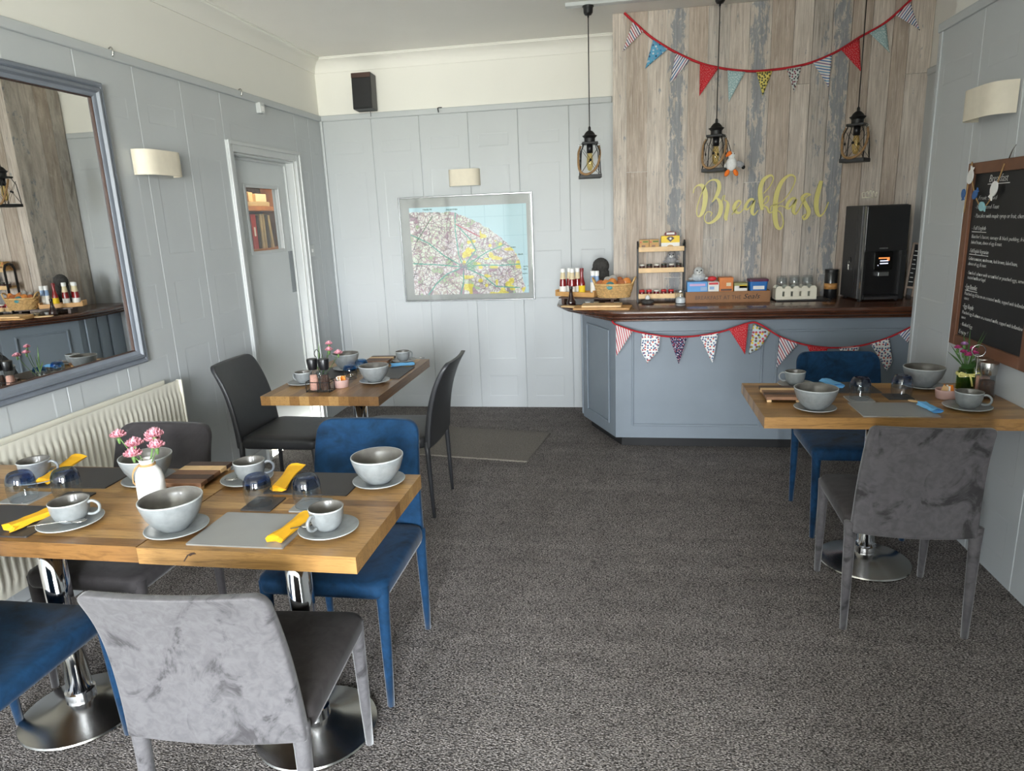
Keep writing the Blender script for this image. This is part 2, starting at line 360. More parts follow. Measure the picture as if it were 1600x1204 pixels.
# ------------------------------------------------------------------ mesh helpers
class MB:
    def __init__(s): s.v = []; s.f = []
    def add(s, vs, fs, mat=None):
        o = len(s.v)
        s.v += [tuple((mat @ Vector(p))) if mat else tuple(p) for p in vs]
        s.f += [tuple(i + o for i in f) for f in fs]
        return s
    def box(s, x0, x1, y0, y1, z0, z1, mat=None):
        vs = [(x, y, z) for z in (z0, z1) for y in (y0, y1) for x in (x0, x1)]
        return s.add(vs, [(0, 2, 3, 1), (4, 5, 7, 6), (0, 1, 5, 4), (2, 6, 7, 3), (0, 4, 6, 2), (1, 3, 7, 5)], mat)
    def lathe(s, prof, n=24, c=(0, 0, 0), mat=None, sx=1, sy=1):
        vs = []; fs = []; rings = []
        for r, z in prof:
            if r < 1e-6:
                rings.append([len(vs)]); vs.append((c[0], c[1], c[2] + z))
            else:
                k = len(vs); rings.append(list(range(k, k + n)))
                for i in range(n):
                    a = 2 * PI * i / n; vs.append((c[0] + r * math.cos(a) * sx, c[1] + r * math.sin(a) * sy, c[2] + z))
        for A, B in zip(rings, rings[1:]):
            if len(A) == 1 and len(B) == 1: continue
            for i in range(n):
                j = (i + 1) % n
                if len(A) == 1: fs.append((A[0], B[j], B[i]))
                elif len(B) == 1: fs.append((A[i], A[j], B[0]))
                else: fs.append((A[i], A[j], B[j], B[i]))
        return s.add(vs, fs, mat)
    def tube(s, pts, r, n=8, caps=True, flat=1.0, closed=False):
        pts = [Vector(p) for p in pts]; N = len(pts)
        rs = r if isinstance(r, (list, tuple)) else [r] * N
        vs = []; fs = []; up = None
        for i, p in enumerate(pts):
            if closed: t = (pts[(i + 1) % N] - pts[i - 1])
            else: t = pts[min(i + 1, N - 1)] - pts[max(i - 1, 0)]
            t.normalize()
            if up is None:
                up = Vector((0, 0, 1)) if abs(t.z) < 0.9 else Vector((1, 0, 0))
            a = t.cross(up)
            if a.length < 1e-5: a = t.cross(Vector((0, 1, 0)))
            a.normalize(); b_ = a.cross(t).normalized(); up = b_
            for k in range(n):
                th = 2 * PI * k / n
                vs.append(p + a * (rs[i] * math.cos(th)) + b_ * (rs[i] * flat * math.sin(th)))
        for i in range(N if closed else N - 1):
            j = (i + 1) % N
            for k in range(n):
                q = (k + 1) % n
                fs.append((i * n + k, i * n + q, j * n + q, j * n + k))
        if caps and not closed:
            fs.append(tuple(range(n))[::-1]); fs.append(tuple((N - 1) * n + k for k in range(n)))
        return s.add(vs, fs)
    def cyl(s, p0, p1, r0, r1=None, n=12, flat=1.0):
        return s.tube([p0, p1], [r0, r0 if r1 is None else r1], n, True, flat)
    def prism(s, pts, z0, z1, mat=None):
        n = len(pts)
        vs = [(x, y, z0) for x, y in pts] + [(x, y, z1) for x, y in pts]
        fs = [tuple(range(n))[::-1], tuple(range(n, 2 * n))] + [(i, (i + 1) % n, n + (i + 1) % n, n + i) for i in range(n)]
        return s.add(vs, fs, mat)
    def ell(s, c, rx, ry, rz, n=14, m=9, mat=None):
        prof = [(math.sin(PI * i / m), -math.cos(PI * i / m)) for i in range(m + 1)]
        vs0 = MB().lathe([(max(r, 0) if 0 < i < m else 0, z) for i, (r, z) in enumerate(prof)], n)
        vs = [(c[0] + x * rx, c[1] + y * ry, c[2] + z * rz) for x, y, z in vs0.v]
        return s.add(vs, vs0.f, mat)
    def mesh(s, name):
        me = bpy.data.meshes.new(name); me.from_pydata(s.v, [], s.f); me.update()
        return me

def link(o, parent=None):
    COL.objects.link(o)
    if parent is not None: o.parent = parent
    return o
def obj(name, mb, mat, parent=None, loc=None, rot=None, smooth=False, bev=0.0, seg=2, sub=0, solid=0.0):
    me = mb if isinstance(mb, bpy.types.Mesh) else mb.mesh(name)
    if not me.materials: me.materials.append(MATS[mat])
    o = link(bpy.data.objects.new(name, me), parent)
    if loc is not None: o.location = loc
    if rot is not None: o.rotation_euler = rot
    if solid:
        k = o.modifiers.new('solid', 'SOLIDIFY'); k.thickness = solid; k.offset = 0
    if bev:
        k = o.modifiers.new('bevel', 'BEVEL'); k.width = bev; k.segments = seg; k.limit_method = 'ANGLE'; k.angle_limit = 0.6
    if sub:
        k = o.modifiers.new('sub', 'SUBSURF'); k.levels = sub; k.render_levels = sub
    if smooth:
        me.polygons.foreach_set('use_smooth', [True] * len(me.polygons))
    elif bev:
        me.polygons.foreach_set('use_smooth', [False] * len(me.polygons))
    return o
def sharp(o, ang=0.7):
    """smooth shading that keeps edges sharper than the angle"""
    me = o.data
    me.polygons.foreach_set('use_smooth', [True] * len(me.polygons))
    try: me.set_sharp_from_angle(angle=ang)
    except Exception: pass
    return o
def tag(o, label, cat, group=None):
    o['label'] = label; o['category'] = cat
    if group: o['group'] = group
    return o
def thing(name, label, cat, loc=(0, 0, 0), rz=0.0, group=None):
    o = link(bpy.data.objects.new(name, None)); o.empty_display_size = 0.05
    o.location = loc; o.rotation_euler = (0, 0, rz)
    return tag(o, label, cat, group)
def struct(name, mb, mat, **k):
    o = obj(name, mb, mat, **k); o['kind'] = 'structure'; return o
def dup(root, loc, rz, label, group=None):
    r = root.copy(); COL.objects.link(r); r.location = loc; r.rotation_euler = (0, 0, rz); r['label'] = label
    if group: r['group'] = group
    for ch in list(root.children):
        c = ch.copy(); COL.objects.link(c); c.parent = r
        for g in list(ch.children):
            d = g.copy(); COL.objects.link(d); d.parent = c
    return r
def smoothline(pts, k=6):
    """Catmull-Rom through the points (any number of components)"""
    P = [np.array(p, float) for p in pts]; out = []
    P = [2 * P[0] - P[1]] + P + [2 * P[-1] - P[-2]]
    for i in range(1, len(P) - 2):
        for j in range(k):
            t = j / k
            out.append(0.5 * ((2 * P[i]) + (-P[i - 1] + P[i + 1]) * t + (2 * P[i - 1] - 5 * P[i] + 4 * P[i + 1] - P[i + 2]) * t * t + (-P[i - 1] + 3 * P[i] - 3 * P[i + 1] + P[i + 2]) * t ** 3))
    out.append(P[-2])
    return [tuple(float(c) for c in q) for q in out]
def rrect(x0, x1, y0, y1, r, n=5):
    pts = []
    for cx, cy, a0 in ((x1 - r, y0 + r, -PI / 2), (x1 - r, y1 - r, 0), (x0 + r, y1 - r, PI / 2), (x0 + r, y0 + r, PI)):
        for i in range(n + 1):
            a = a0 + PI / 2 * i / n; pts.append((cx + r * math.cos(a), cy + r * math.sin(a)))
    return pts
def text_mesh(s, size, extrude=0.0008, shear=0.0, space=1.0, width=None, off=0.0):
    cu = bpy.data.curves.new('text', 'FONT'); cu.body = s; cu.size = size; cu.extrude = extrude; cu.shear = shear; cu.space_character = space
    cu.resolution_u = 3; cu.offset = off
    o = bpy.data.objects.new('text', cu); COL.objects.link(o)
    dg = bpy.context.evaluated_depsgraph_get()
    me = bpy.data.meshes.new_from_object(o.evaluated_get(dg))
    bpy.data.objects.remove(o); bpy.data.curves.remove(cu)
    if width is not None and len(me.vertices):
        xs = [q.co.x for q in me.vertices]; k = width / (max(xs) - min(xs)); x0 = min(xs)
        for q in me.vertices: q.co.x = (q.co.x - x0) * k
    return me

# ------------------------------------------------------------------ the room
ZC = 2.807; ZR = 2.352; XR = 3.9385; YR = -1.505; XA = 4.262; YF = -0.55; XF = 2.32
T = 0.14
# floor
struct('floor', MB().box(-0.02, XA + 0.3, ROOM_Y0 - 0.1, 0.02, -0.08, 0.0), 'carpet')
struct('ceiling', MB().box(-T, XA + 0.4, ROOM_Y0 - 0.1, T, ZC, ZC + 0.1), 'ceiling_paint')

DY0, DY1, DZ = -1.36, -0.52, 2.015     # door opening in the left wall

def panel_mesh(name, w, z0, z1, flip=False):
    """one moulded wall board: local x along the wall, local y = outwards, z up; four embossed fields"""
    b_ = 0.004; rec = [(2.185, 2.095), (1.95, 1.435), (1.285, 1.058), (0.915, 0.42), (0.27, 0.1)]
    xi0, xi1 = 0.078, w - 0.078
    xs = [0.0004, 0.004, xi0 - b_, xi0 + b_, xi1 - b_, xi1 + b_, w - 0.004, w - 0.0004]
    if xi1 - xi0 < 0.04: xs = [0.0004, 0.004, w - 0.004, w - 0.0004]
    zs = [z0]
    for hi, lo in sorted(rec):
        for q in (lo - b_, lo + b_, hi - b_, hi + b_):
            if z0 + 0.01 < q < z1 - 0.01: zs.append(q)
    zs.append(z1); zs.sort()
    vs = []; fs = []
    for z in zs:
        for x in xs:
            d = 0.0
            if x in (xs[0], xs[-1]): d = -0.0035
            else:
                for hi, lo in rec:
                    if len(xs) > 4 and xi0 < x < xi1 and lo < z < hi: d = -0.0011
            vs.append((x, -0.012 - d if not flip else 0.012 + d, z))
    n_ = len(xs)
    for j in range(len(zs) - 1):
        for i in range(n_ - 1):
            q = (j * n_ + i, j * n_ + i + 1, (j + 1) * n_ + i + 1, (j + 1) * n_ + i)
            fs.append(q if not flip else q[::-1])
    # side returns
    bk = len(vs)
    for z in zs:
        vs.append((xs[0], 0, z)); vs.append((xs[-1], 0, z))
    for j in range(len(zs) - 1):
        a, c = j * n_, (j + 1) * n_
        q = (bk + 2 * j, a, c, bk + 2 * j + 2); fs.append(q if not flip else q[::-1])
        q = (a + n_ - 1, bk + 2 * j + 1, bk + 2 * j + 3, c + n_ - 1); fs.append(q if not flip else q[::-1])
    mb = MB(); mb.v = vs; mb.f = fs
    return mb.mesh('panel')
PCACHE = {}
def panel(w, z0, z1, parent, loc, rz, flip=False):
    key = (round(w, 4), z0, z1)
    if key not in PCACHE: PCACHE[key] = panel_mesh('panel', w, z0, z1)
    return obj('panel', PCACHE[key], 'panel_paint', parent, loc, (0, 0, rz))

# left wall: masonry with the door opening, boards in front of it.
PT = 0.012      # board thickness: the faces of the boards are the measured wall planes
wl_ = MB()
wl_.box(-T, -PT, ROOM_Y0, DY0, 0, ZC); wl_.box(-T, -PT, DY1, T, 0, ZC); wl_.box(-T, -PT, DY0, DY1, DZ, ZC)
wall_left = struct('wall_left', wl_, 'white_wall')
GR = [-2.565 - 0.38 * k for k in range(18, 0, -1)] + [-2.565, -2.183, -1.807, -1.425]
GR = [g for g in GR if g > ROOM_Y0 + 0.05]
GR = [ROOM_Y0 + 0.002] + GR
# boards stand with their face at x = 0: local x -> +Y, local y(-) -> +X
for a, c in zip(GR, GR[1:]):
    panel(round(c - a, 4), 0.115, ZR, wall_left, (-PT, a, 0), PI / 2)
panel(0.961, DZ + 0.065, ZR, wall_left, (-PT, -1.425, 0), PI / 2)
panel(0.23, 0.115, ZR, wall_left, (-PT, -0.464, 0), PI / 2)
panel(0.222, 0.115, ZR, wall_left, (-PT, -0.234, 0), PI / 2)
# back wall
wall_back = struct('wall_back', MB().box(-T, XA + 0.3, PT, T, 0, ZC), 'white_wall')
BG = [0.012, 0.42, 0.81, 1.2, 1.59, 1.98, 2.318]
for a, c in zip(BG, BG[1:]):
    panel(round(c - a, 4), 0.0, ZR, wall_back, (a, PT, 0), 0)
# feature wall block (chimney-like projection) with plank boards on its face
wall_feature = struct('wall_feature', MB().box(XF + 0.0125, XA + 0.02, YF + 0.012, PT, 0, ZC), 'white_wall')
PX = [2.32, 2.406, 2.549, 2.671, 2.804, 2.928, 3.059, 3.18, 3.313, 3.448, 3.563, 3.677, 3.79, 3.909, 4.031, 4.123, XA - 0.001]
PM = ['plank_cream', 'plank_tan', 'plank_cream', 'plank_blue', 'plank_tan', 'plank_grey', 'plank_cream', 'plank_blue', 'plank_tan', 'plank_cream', 'plank_grey', 'plank_blue', 'plank_tan', 'plank_cream', 'plank_tan', 'plank_cream']
random.seed(3)
for k, (a, c) in enumerate(zip(PX, PX[1:])):
    cuts = [0.0] + ([random.uniform(1.0, 2.5)] if k % 2 else []) + [ZC]
    for z0, z1 in zip(cuts, cuts[1:]):
        if z1 - z0 < 0.06: continue
        pl = MB(); g = 0.0016; d = 0.012 + random.uniform(-0.0006, 0.0006)
        pl.box(g, (c - a) - g, 0, d, g if z0 else 0, (z1 - z0) - g)
        obj('plank', pl, PM[k], wall_feature, (a, YF, z0))
# panelled return of the projection
for k, (a, c) in enumerate(((0.0, 0.125), (0.125, 0.262), (0.262, 0.4), (0.4, 0.549))):
    obj('plank', MB().box(0, 0.012, -(c - a) + 0.001, -0.001, 0, ZC), ['plank_grey', 'plank_tan', 'plank_cream', 'plank_blue'][k], wall_feature, (XF - 0.0005, -a, 0))
# alcove side and right wall
wall_alcove = struct('wall_alcove', MB().box(XA, XA + 0.1, YR - 0.2, YF + 0.03, 0, ZC), 'white_wall')
panel(0.44, 0.0, 2.30, wall_alcove, (XA, YF, 0), -PI / 2)
panel(0.44, 0.0, 2.30, wall_alcove, (XA, YF - 0.44, 0), -PI / 2)
UPS = 0.045
wr = MB().box(XR + PT, XA + 0.3, ROOM_Y0, YR, 0, ZR).box(XR + UPS, XA + 0.3, ROOM_Y0, YR - 0.03, ZR, ZC)
wall_right = struct('wall_right', wr, 'white_wall')
RG = [YR, -1.95, -2.333, -2.716, -3.099, -3.482, -3.865, -4.248, -4.631, -5.014, -5.397, -5.78, -6.163, -6.546, -6.929, -7.312, -7.695, -8.078, -8.461, ROOM_Y0 + 0.002]
for a, c in zip(RG, RG[1:]):
    panel(round(a - c, 4), 0.0, ZR, wall_right, (XR + PT, a, 0), -PI / 2)
tr = MB().box(XR - 0.006, XR + 0.02, YR - 0.03, YR + 0.006, 0, ZR + 0.002)
o = struct('trim_1', tr, 'panel_paint', bev=0.004)
# unseen partition added behind the camera to keep window light off the right side
struct('wall_added_partition', MB().box(2.78, XR + 0.02, -5.95, -5.75, 0, ZC), 'panel_paint')
# window wall behind the camera
ww = MB(); y0, y1 = ROOM_Y0 - 0.14, ROOM_Y0
xs = [-T] + [k for w in WIN for k in w] + [XA + 0.3]
for i in range(0, len(xs), 2): ww.box(xs[i], xs[i + 1], y0, y1, 0, ZC)
for a, c in WIN: ww.box(a, c, y0, y1, 0, WZ0); ww.box(a, c, y0, y1, WZ1, ZC)
struct('wall_window', ww, 'white_wall')
for i, (a, c) in enumerate(WIN):
    fr = MB(); w = 0.04; q0, q1 = ROOM_Y0 - 0.1, ROOM_Y0 - 0.05
    fr.box(a, a + w, q0, q1, WZ0, WZ1).box(c - w, c, q0, q1, WZ0, WZ1).box(a + w, c - w, q0, q1, WZ0, WZ0 + w).box(a + w, c - w, q0, q1, WZ1 - w, WZ1)
    wdw = struct('window_%d' % (i + 1), fr, 'white_gloss')
    obj('pane', MB().box(a + w, c - w, ROOM_Y0 - 0.078, ROOM_Y0 - 0.074, WZ0 + w, WZ1 - w), 'window_glass', wdw)
    obj('window_sill', MB().box(a - 0.03, c + 0.03, ROOM_Y0 - 0.05, ROOM_Y0 + 0.06, WZ0 - 0.03, WZ0), 'white_gloss', wdw, bev=0.004)

# picture rail, cornice, skirting
def rail(x0, x1, y0, y1, name):
    return struct(name, MB().box(x0, x1, y0, y1, ZR - 0.004, ZR + 0.04), 'panel_paint', bev=0.006)
rail(-PT, 0.018, ROOM_Y0, -0.018, 'trim_2'); rail(0.0, XF - 0.016, -0.018, PT, 'trim_3')
rail(XR - 0.012, XR + UPS + 0.002, ROOM_Y0, YR + 0.012, 'trim_5')
rail(XA - 0.018, XA + 0.002, YR, YF, 'trim_6').location.z = -0.05
def cornice(name, path, inward):
    """cove moulding swept along a straight run; path = two points on the wall line, inward = unit vector into the room"""
    prof = [(0.0, ZC - 0.1), (0.008, ZC - 0.1), (0.010, ZC - 0.085), (0.022, ZC - 0.05), (0.045, ZC - 0.026), (0.075, ZC - 0.014), (0.078, ZC - 0.006), (0.088, ZC - 0.006), (0.088, ZC + 0.002), (0.0, ZC + 0.002)]
    vs = []; n_ = len(prof)
    for (px, py) in path:
        for d, z in prof: vs.append((px + inward[0] * d, py + inward[1] * d, z))
    fs = [(i, (i + 1) % n_, n_ + (i + 1) % n_, n_ + i) for i in range(n_)] + [tuple(range(n_)), tuple(range(n_, 2 * n_))]
    mb = MB(); mb.add(vs, fs); o = struct(name, mb, 'white_wall'); sharp(o, 0.5); return o
cornice('trim_7', [(-PT, ROOM_Y0), (-PT, PT)], (1, 0)); cornice('trim_8', [(-PT, PT), (XF, PT)], (0, -1))
bb = struct('baseboard_left', MB().box(-PT, 0.006, ROOM_Y0, -1.43, 0, 0.112), 'panel_paint', bev=0.004)
struct('trim_9', MB().box(-PT, 0.004, -0.46, -0.001, 0, 0.112), 'panel_paint', bev=0.004)
# corner bead in the far left corner
struct('trim_10', MB().box(0.0, 0.022, -0.022, 0.0, 0, ZR), 'panel_paint', bev=0.006)

# door with frame, small window and the cupboard passage seen through it
door = struct('door_1', MB().box(-0.13, -0.088, DY0, -1.116, 0.006, DZ - 0.012).box(-0.13, -0.088, -0.672, DY1, 0.006, DZ - 0.012)
              .box(-0.13, -0.088, -1.116, -0.672, 0.006, 1.392).box(-0.13, -0.088, -1.116, -0.672, 1.818, DZ - 0.012), 'door_paint')
obj('pane', MB().box(-0.112, -0.108, -1.116, -0.672, 1.392, 1.818), 'window_glass', door)
bead = MB().box(-0.088, -0.078, -1.136, -1.112, 1.372, 1.838).box(-0.088, -0.078, -0.676, -0.652, 1.372, 1.838).box(-0.088, -0.078, -1.112, -0.676, 1.372, 1.396).box(-0.088, -0.078, -1.112, -0.676, 1.814, 1.838)
obj('glazing_bead', bead, 'white_gloss', door, bev=0.003)
obj('push_plate', MB().box(-0.088, -0.085, -0.612, -0.532, 1.066, 1.372), 'plate_metal', door)['label'] = 'grey metal push plate'
arch = MB()
for (a, c) in ((DY0 - 0.068, DY0), (DY1, DY1 + 0.056)):
    arch.box(-PT, 0.012, a, c, 0, DZ + 0.065)
arch.box(-PT, 0.012, DY0, DY1, DZ, DZ + 0.065)
arch.box(0.012, 0.024, DY0 - 0.068, DY0 - 0.044, 0, DZ + 0.065).box(0.012, 0.024, DY1 + 0.036, DY1 + 0.056, 0, DZ + 0.065).box(0.012, 0.024, DY0 - 0.044, DY1 + 0.036, DZ + 0.042, DZ + 0.065)
arch.box(-T, -PT, DY0 - 0.001, DY0 + 0.012, 0, DZ).box(-T, -PT, DY1 - 0.012, DY1 + 0.001, 0, DZ).box(-T, -PT, DY0, DY1, DZ - 0.012, DZ)
arch.box(-0.088, -0.07, DY1 - 0.03, DY1 - 0.012, 0, DZ - 0.012).box(-0.088, -0.07, DY0 + 0.012, DY0 + 0.03, 0, DZ - 0.012).box(-0.088, -0.07, DY0 + 0.03, DY1 - 0.03, DZ - 0.03, DZ - 0.012)
obj('door_frame', arch, 'white_gloss', door, bev=0.004)
# little passage behind the door
hall = MB().box(-1.0, -T, DY0 - 0.35, DY0 - 0.3, 0, 2.4).box(-1.0, -T, 0.6, 0.65, 0, 2.4).box(-1.05, -1.0, DY0 - 0.35, 0.65, 0, 2.4).box(-1.05, -T, DY0 - 0.35, 0.65, 2.4, 2.45).box(-1.05, -T - 0.001, DY0 - 0.35, 0.65, -0.05, 0.0).box(-T - 0.02, -T, PT, 0.65, 0, 2.4)
struct('wall_passage', hall, 'hall_wall')
lp = bpy.data.lights.new('passage_lamp', 'POINT'); lp.energy = 30; lp.color = (1.0, 0.86, 0.66); lp.shadow_soft_size = 0.12
lpo = link(bpy.data.objects.new('passage_lamp', lp)); lpo.location = (-0.3, -0.2, 2.3)
# ------------------------------------------------------------------ bookshelf in the passage
sh = thing('bookshelf', 'wooden bookshelf seen through the small door window', 'bookshelf', (-0.64, -0.12, 0))
for z in (0.4, 0.9, 1.375, 1.705, 2.1): obj('shelf', MB().box(-0.15, 0.17, -0.5, 0.5, z - 0.022, z + 0.012), 'shelf_wood', sh)
for s_ in (-1, 1): obj('side_panel', MB().box(-0.15, 0.17, s_ * 0.5 - 0.01, s_ * 0.5 + 0.01, 0, 2.15), 'shelf_wood', sh)
obj('back_panel', MB().box(-0.17, -0.15, -0.51, 0.51, 0, 2.15), 'book_dark', sh)
def book(y, w, h, d, mat, label, z=1.387, lean=0.0):
    o = obj('book', MB().box(-d / 2, d / 2, -w / 2, w / 2, 0, h), mat, None, (-0.64 + 0.15 - d / 2, y, z), (lean, 0, 0), bev=0.003)
    return tag(o, label, 'book', 'books behind the door window')
rb = thing('ring_binder', 'red ring binder with white spine label behind the door window', 'binder', (-0.6, -0.335, 1.387))
obj('cover', MB().box(-0.11, 0.11, -0.036, 0.036, 0, 0.27), 'book_red', rb, bev=0.003)
obj('spine_label', MB().box(0.11, 0.112, -0.012, 0.012, 0.1, 0.17), 'label_white', rb)
book(-0.267, 0.03, 0.26, 0.22, 'book_dark', 'dark book right beside the red binder')
book(-0.217, 0.032, 0.27, 0.2, 'book_tan', 'tan spined book, second from the red binder')
book(-0.174, 0.026, 0.27, 0.2, 'book_tan', 'tan spined book, third from the red binder')
book(-0.123, 0.034, 0.262, 0.21, 'book_dark', 'dark grey book, fourth from the red binder')
book(-0.060, 0.03, 0.265, 0.2, 'book_tan', 'leaning tan book farthest from the red binder', lean=0.12)
def carton(y, w, h, d, z, mat, label, rz=0.0, x=-0.6):
    o = obj('carton', MB().box(-d / 2, d / 2, -w / 2, w / 2, 0, h), mat, None, (x, y, z), (0, 0, rz), bev=0.003)
    return tag(o, label, 'box', 'boxes on the shelf behind the door window')
carton(-0.24, 0.38, 0.035, 0.22, 1.718, 'book_tan', 'flat pale box lying lowest on the shelf behind the door window')
carton(-0.34, 0.15, 0.07, 0.2, 1.7545, 'wood_pale', 'small pale box on top of the flat box behind glass, left', 0.3)
carton(-0.16, 0.17, 0.06, 0.2, 1.7545, 'label_cream', 'cream box on top of the flat box behind glass, right')

# ------------------------------------------------------------------ chairs
def backrest_mesh(lean, H=0.835, zb=0.392, W=0.215, Wt=0.202, r=0.05, t=0.034, flare=0.0, bow=0.016):
    nu, nv = 12, 14
    def pt(u, v, side):
        z = zb + (H - zb) * v
        w = W + (Wt - W) * v + flare * max(0, v - 0.75) * 0.12
        dz = z - (H - r)
        if dz > 0: w -= r * (1 - math.sqrt(max(0, 1 - (dz / r) ** 2)))
        z += -0.012 * (1 - u * u) * (1 - v) ** 3 * 1.0
        yc = -0.212 - lean * (0.18 * v + 0.42 * v * v + 0.4 * v ** 4)
        yc += -bow * (1 - u * u) * (0.3 + 0.7 * v)
        tt = t * (1.0 - 0.25 * v)
        return (u * w, yc + side * tt / 2, z)
    vs = []; fs = []
    vv = [0, 0.03, 0.1, 0.2, 0.32, 0.44, 0.56, 0.67, 0.77, 0.85, 0.9, 0.94, 0.97, 0.99, 1.0]
    uu = [-1, -0.96, -0.86, -0.68, -0.45, -0.2, 0, 0.2, 0.45, 0.68, 0.86, 0.96, 1]
    for side in (1, -1):
        for v in vv:
            for u in uu: vs.append(pt(u, v, side))
    n_ = len(uu); m_ = len(vv); o = n_ * m_
    for j in range(m_ - 1):
        for i in range(n_ - 1):
            a = j * n_ + i
            fs.append((a + 1, a, a + n_, a + n_ + 1)); fs.append((o + a, o + a + 1, o + a + n_ + 1, o + a + n_))
    for i in range(n_ - 1):
        fs.append((i, i + 1, o + i + 1, o + i)); a = (m_ - 1) * n_ + i; fs.append((a + 1, a, o + a, o + a + 1))
    for j in range(m_ - 1):
        a = j * n_; fs.append((a + n_, a, o + a, o + a + n_)); a += n_ - 1; fs.append((a, a + n_, o + a + n_, o + a))
    mb = MB(); mb.add(vs, fs); return mb.mesh('backrest')
def seat_mesh():
    out = rrect(-0.222, 0.222, -0.205, 0.238, 0.045, 5)
    # a softly domed pad lofted through shrinking outlines
    mb = MB(); levels = [(0.93, 0.392), (0.985, 0.397), (1.0, 0.41), (1.0, 0.435), (0.985, 0.449), (0.93, 0.456), (0.7, 0.4605), (0.35, 0.462)]
    n_ = len(out); vs = []; fs = []
    for k, z in levels:
        for x, y in out: vs.append((x * k, y * k, z - (0.006 * max(0, (y - 0.1)) / 0.14 if z > 0.44 else 0)))
    for j in range(len(levels) - 1):
        for i in range(n_):
            q = (i + 1) % n_; fs.append((j * n_ + i, j * n_ + q, (j + 1) * n_ + q, (j + 1) * n_ + i))
    fs.append(tuple(range(n_))[::-1]); fs.append(tuple((len(levels) - 1) * n_ + i for i in range(n_)))
    mb.add(vs, fs); return mb.mesh('seat')
def leg_mesh(front, slim):
    k = 0.72 if slim else 1.0
    mb = MB(); y = 0.0
    s_ = 1 if front else -1
    pts = [(0, -0.006 * s_, 0.43), (0, -0.003 * s_, 0.36), (0, 0.002 * s_, 0.2), (0, 0.008 * s_, 0.0)]
    mb.tube(pts, [0.023 * k, 0.020 * k, 0.017 * k, 0.0125 * k], 10)
    return mb.mesh('leg')
def make_chair(name, label, back_mat, seat_mat, leg_mat, loc, rz, lean=0.1, slim=False, r=0.05, H=0.835, group=None, W=0.215, Wt=0.202, flare=0.0, lx=0.2):
    t = thing(name, label, 'chair', loc, rz, group)
    obj('seat', seat_mesh(), seat_mat, t, smooth=True)
    obj('backrest', backrest_mesh(lean, H=H, r=r, W=W, Wt=Wt, flare=flare), back_mat, t, smooth=True, sub=1)
    for sx in (-1, 1):
        obj('leg', leg_mesh(True, slim), leg_mat, t, (sx * lx, 0.212, 0), smooth=True)
        obj('leg', leg_mesh(False, slim), leg_mat, t, (sx * lx, -0.212, 0), smooth=True)
    return t
make_chair('dining_chair', 'silver grey velvet chair with brushed marks, nearest the camera', 'velvet_silver', 'velvet_seat', 'velvet_silver', (1.448, -4.045, 0), 0.07, lean=0.092, r=0.03, H=0.82, W=0.22, Wt=0.205, flare=0.25, group='grey velvet chairs')
make_chair('dining_chair', 'grey velvet chair pulled up to the table under the chalkboard', 'velvet_grey', 'velvet_seat', 'velvet_grey', (3.428, -2.832, 0), -0.04, lean=0.08, r=0.02, H=0.82, W=0.207, Wt=0.193, lx=0.205, group='grey velvet chairs')
make_chair('dining_chair', 'blue velvet chair behind the right end of the front left table', 'velvet_blue', 'velvet_blue', 'velvet_blue', (1.442, -3.42, 0), PI, lean=0.09, H=0.83, group='blue velvet chairs')
make_chair('dining_chair', 'blue velvet chair between the bunted counter and the right table', 'velvet_blue', 'velvet_blue', 'velvet_blue', (3.49, -2.06, 0), PI, lean=0.08, H=0.808, group='blue velvet chairs')
make_chair('dining_chair', 'blue velvet chair cut off at the bottom left corner', 'velvet_blue', 'velvet_blue', 'velvet_blue', (0.64, -4.08, 0), 0.0, lean=0.1, group='blue velvet chairs')
make_chair('dining_chair', 'charcoal velvet chair between the radiator and the front table', 'velvet_charcoal', 'velvet_charcoal', 'velvet_charcoal', (0.61, -3.46, 0), PI, lean=0.1, H=0.815)
make_chair('dining_chair', 'black leather chair beside the door, left of the far table', 'leather_black', 'leather_black', 'leather_black', (0.56, -2.05, 0), -PI / 2, lean=0.12, slim=True, r=0.04, H=0.845, group='black leather chairs')
make_chair('dining_chair', 'black leather chair right of the far table by the floor mat', 'leather_black', 'leather_black', 'leather_black', (1.17, -2.0, 0), PI / 2, lean=0.13, slim=True, r=0.04, H=0.845, group='black leather chairs')

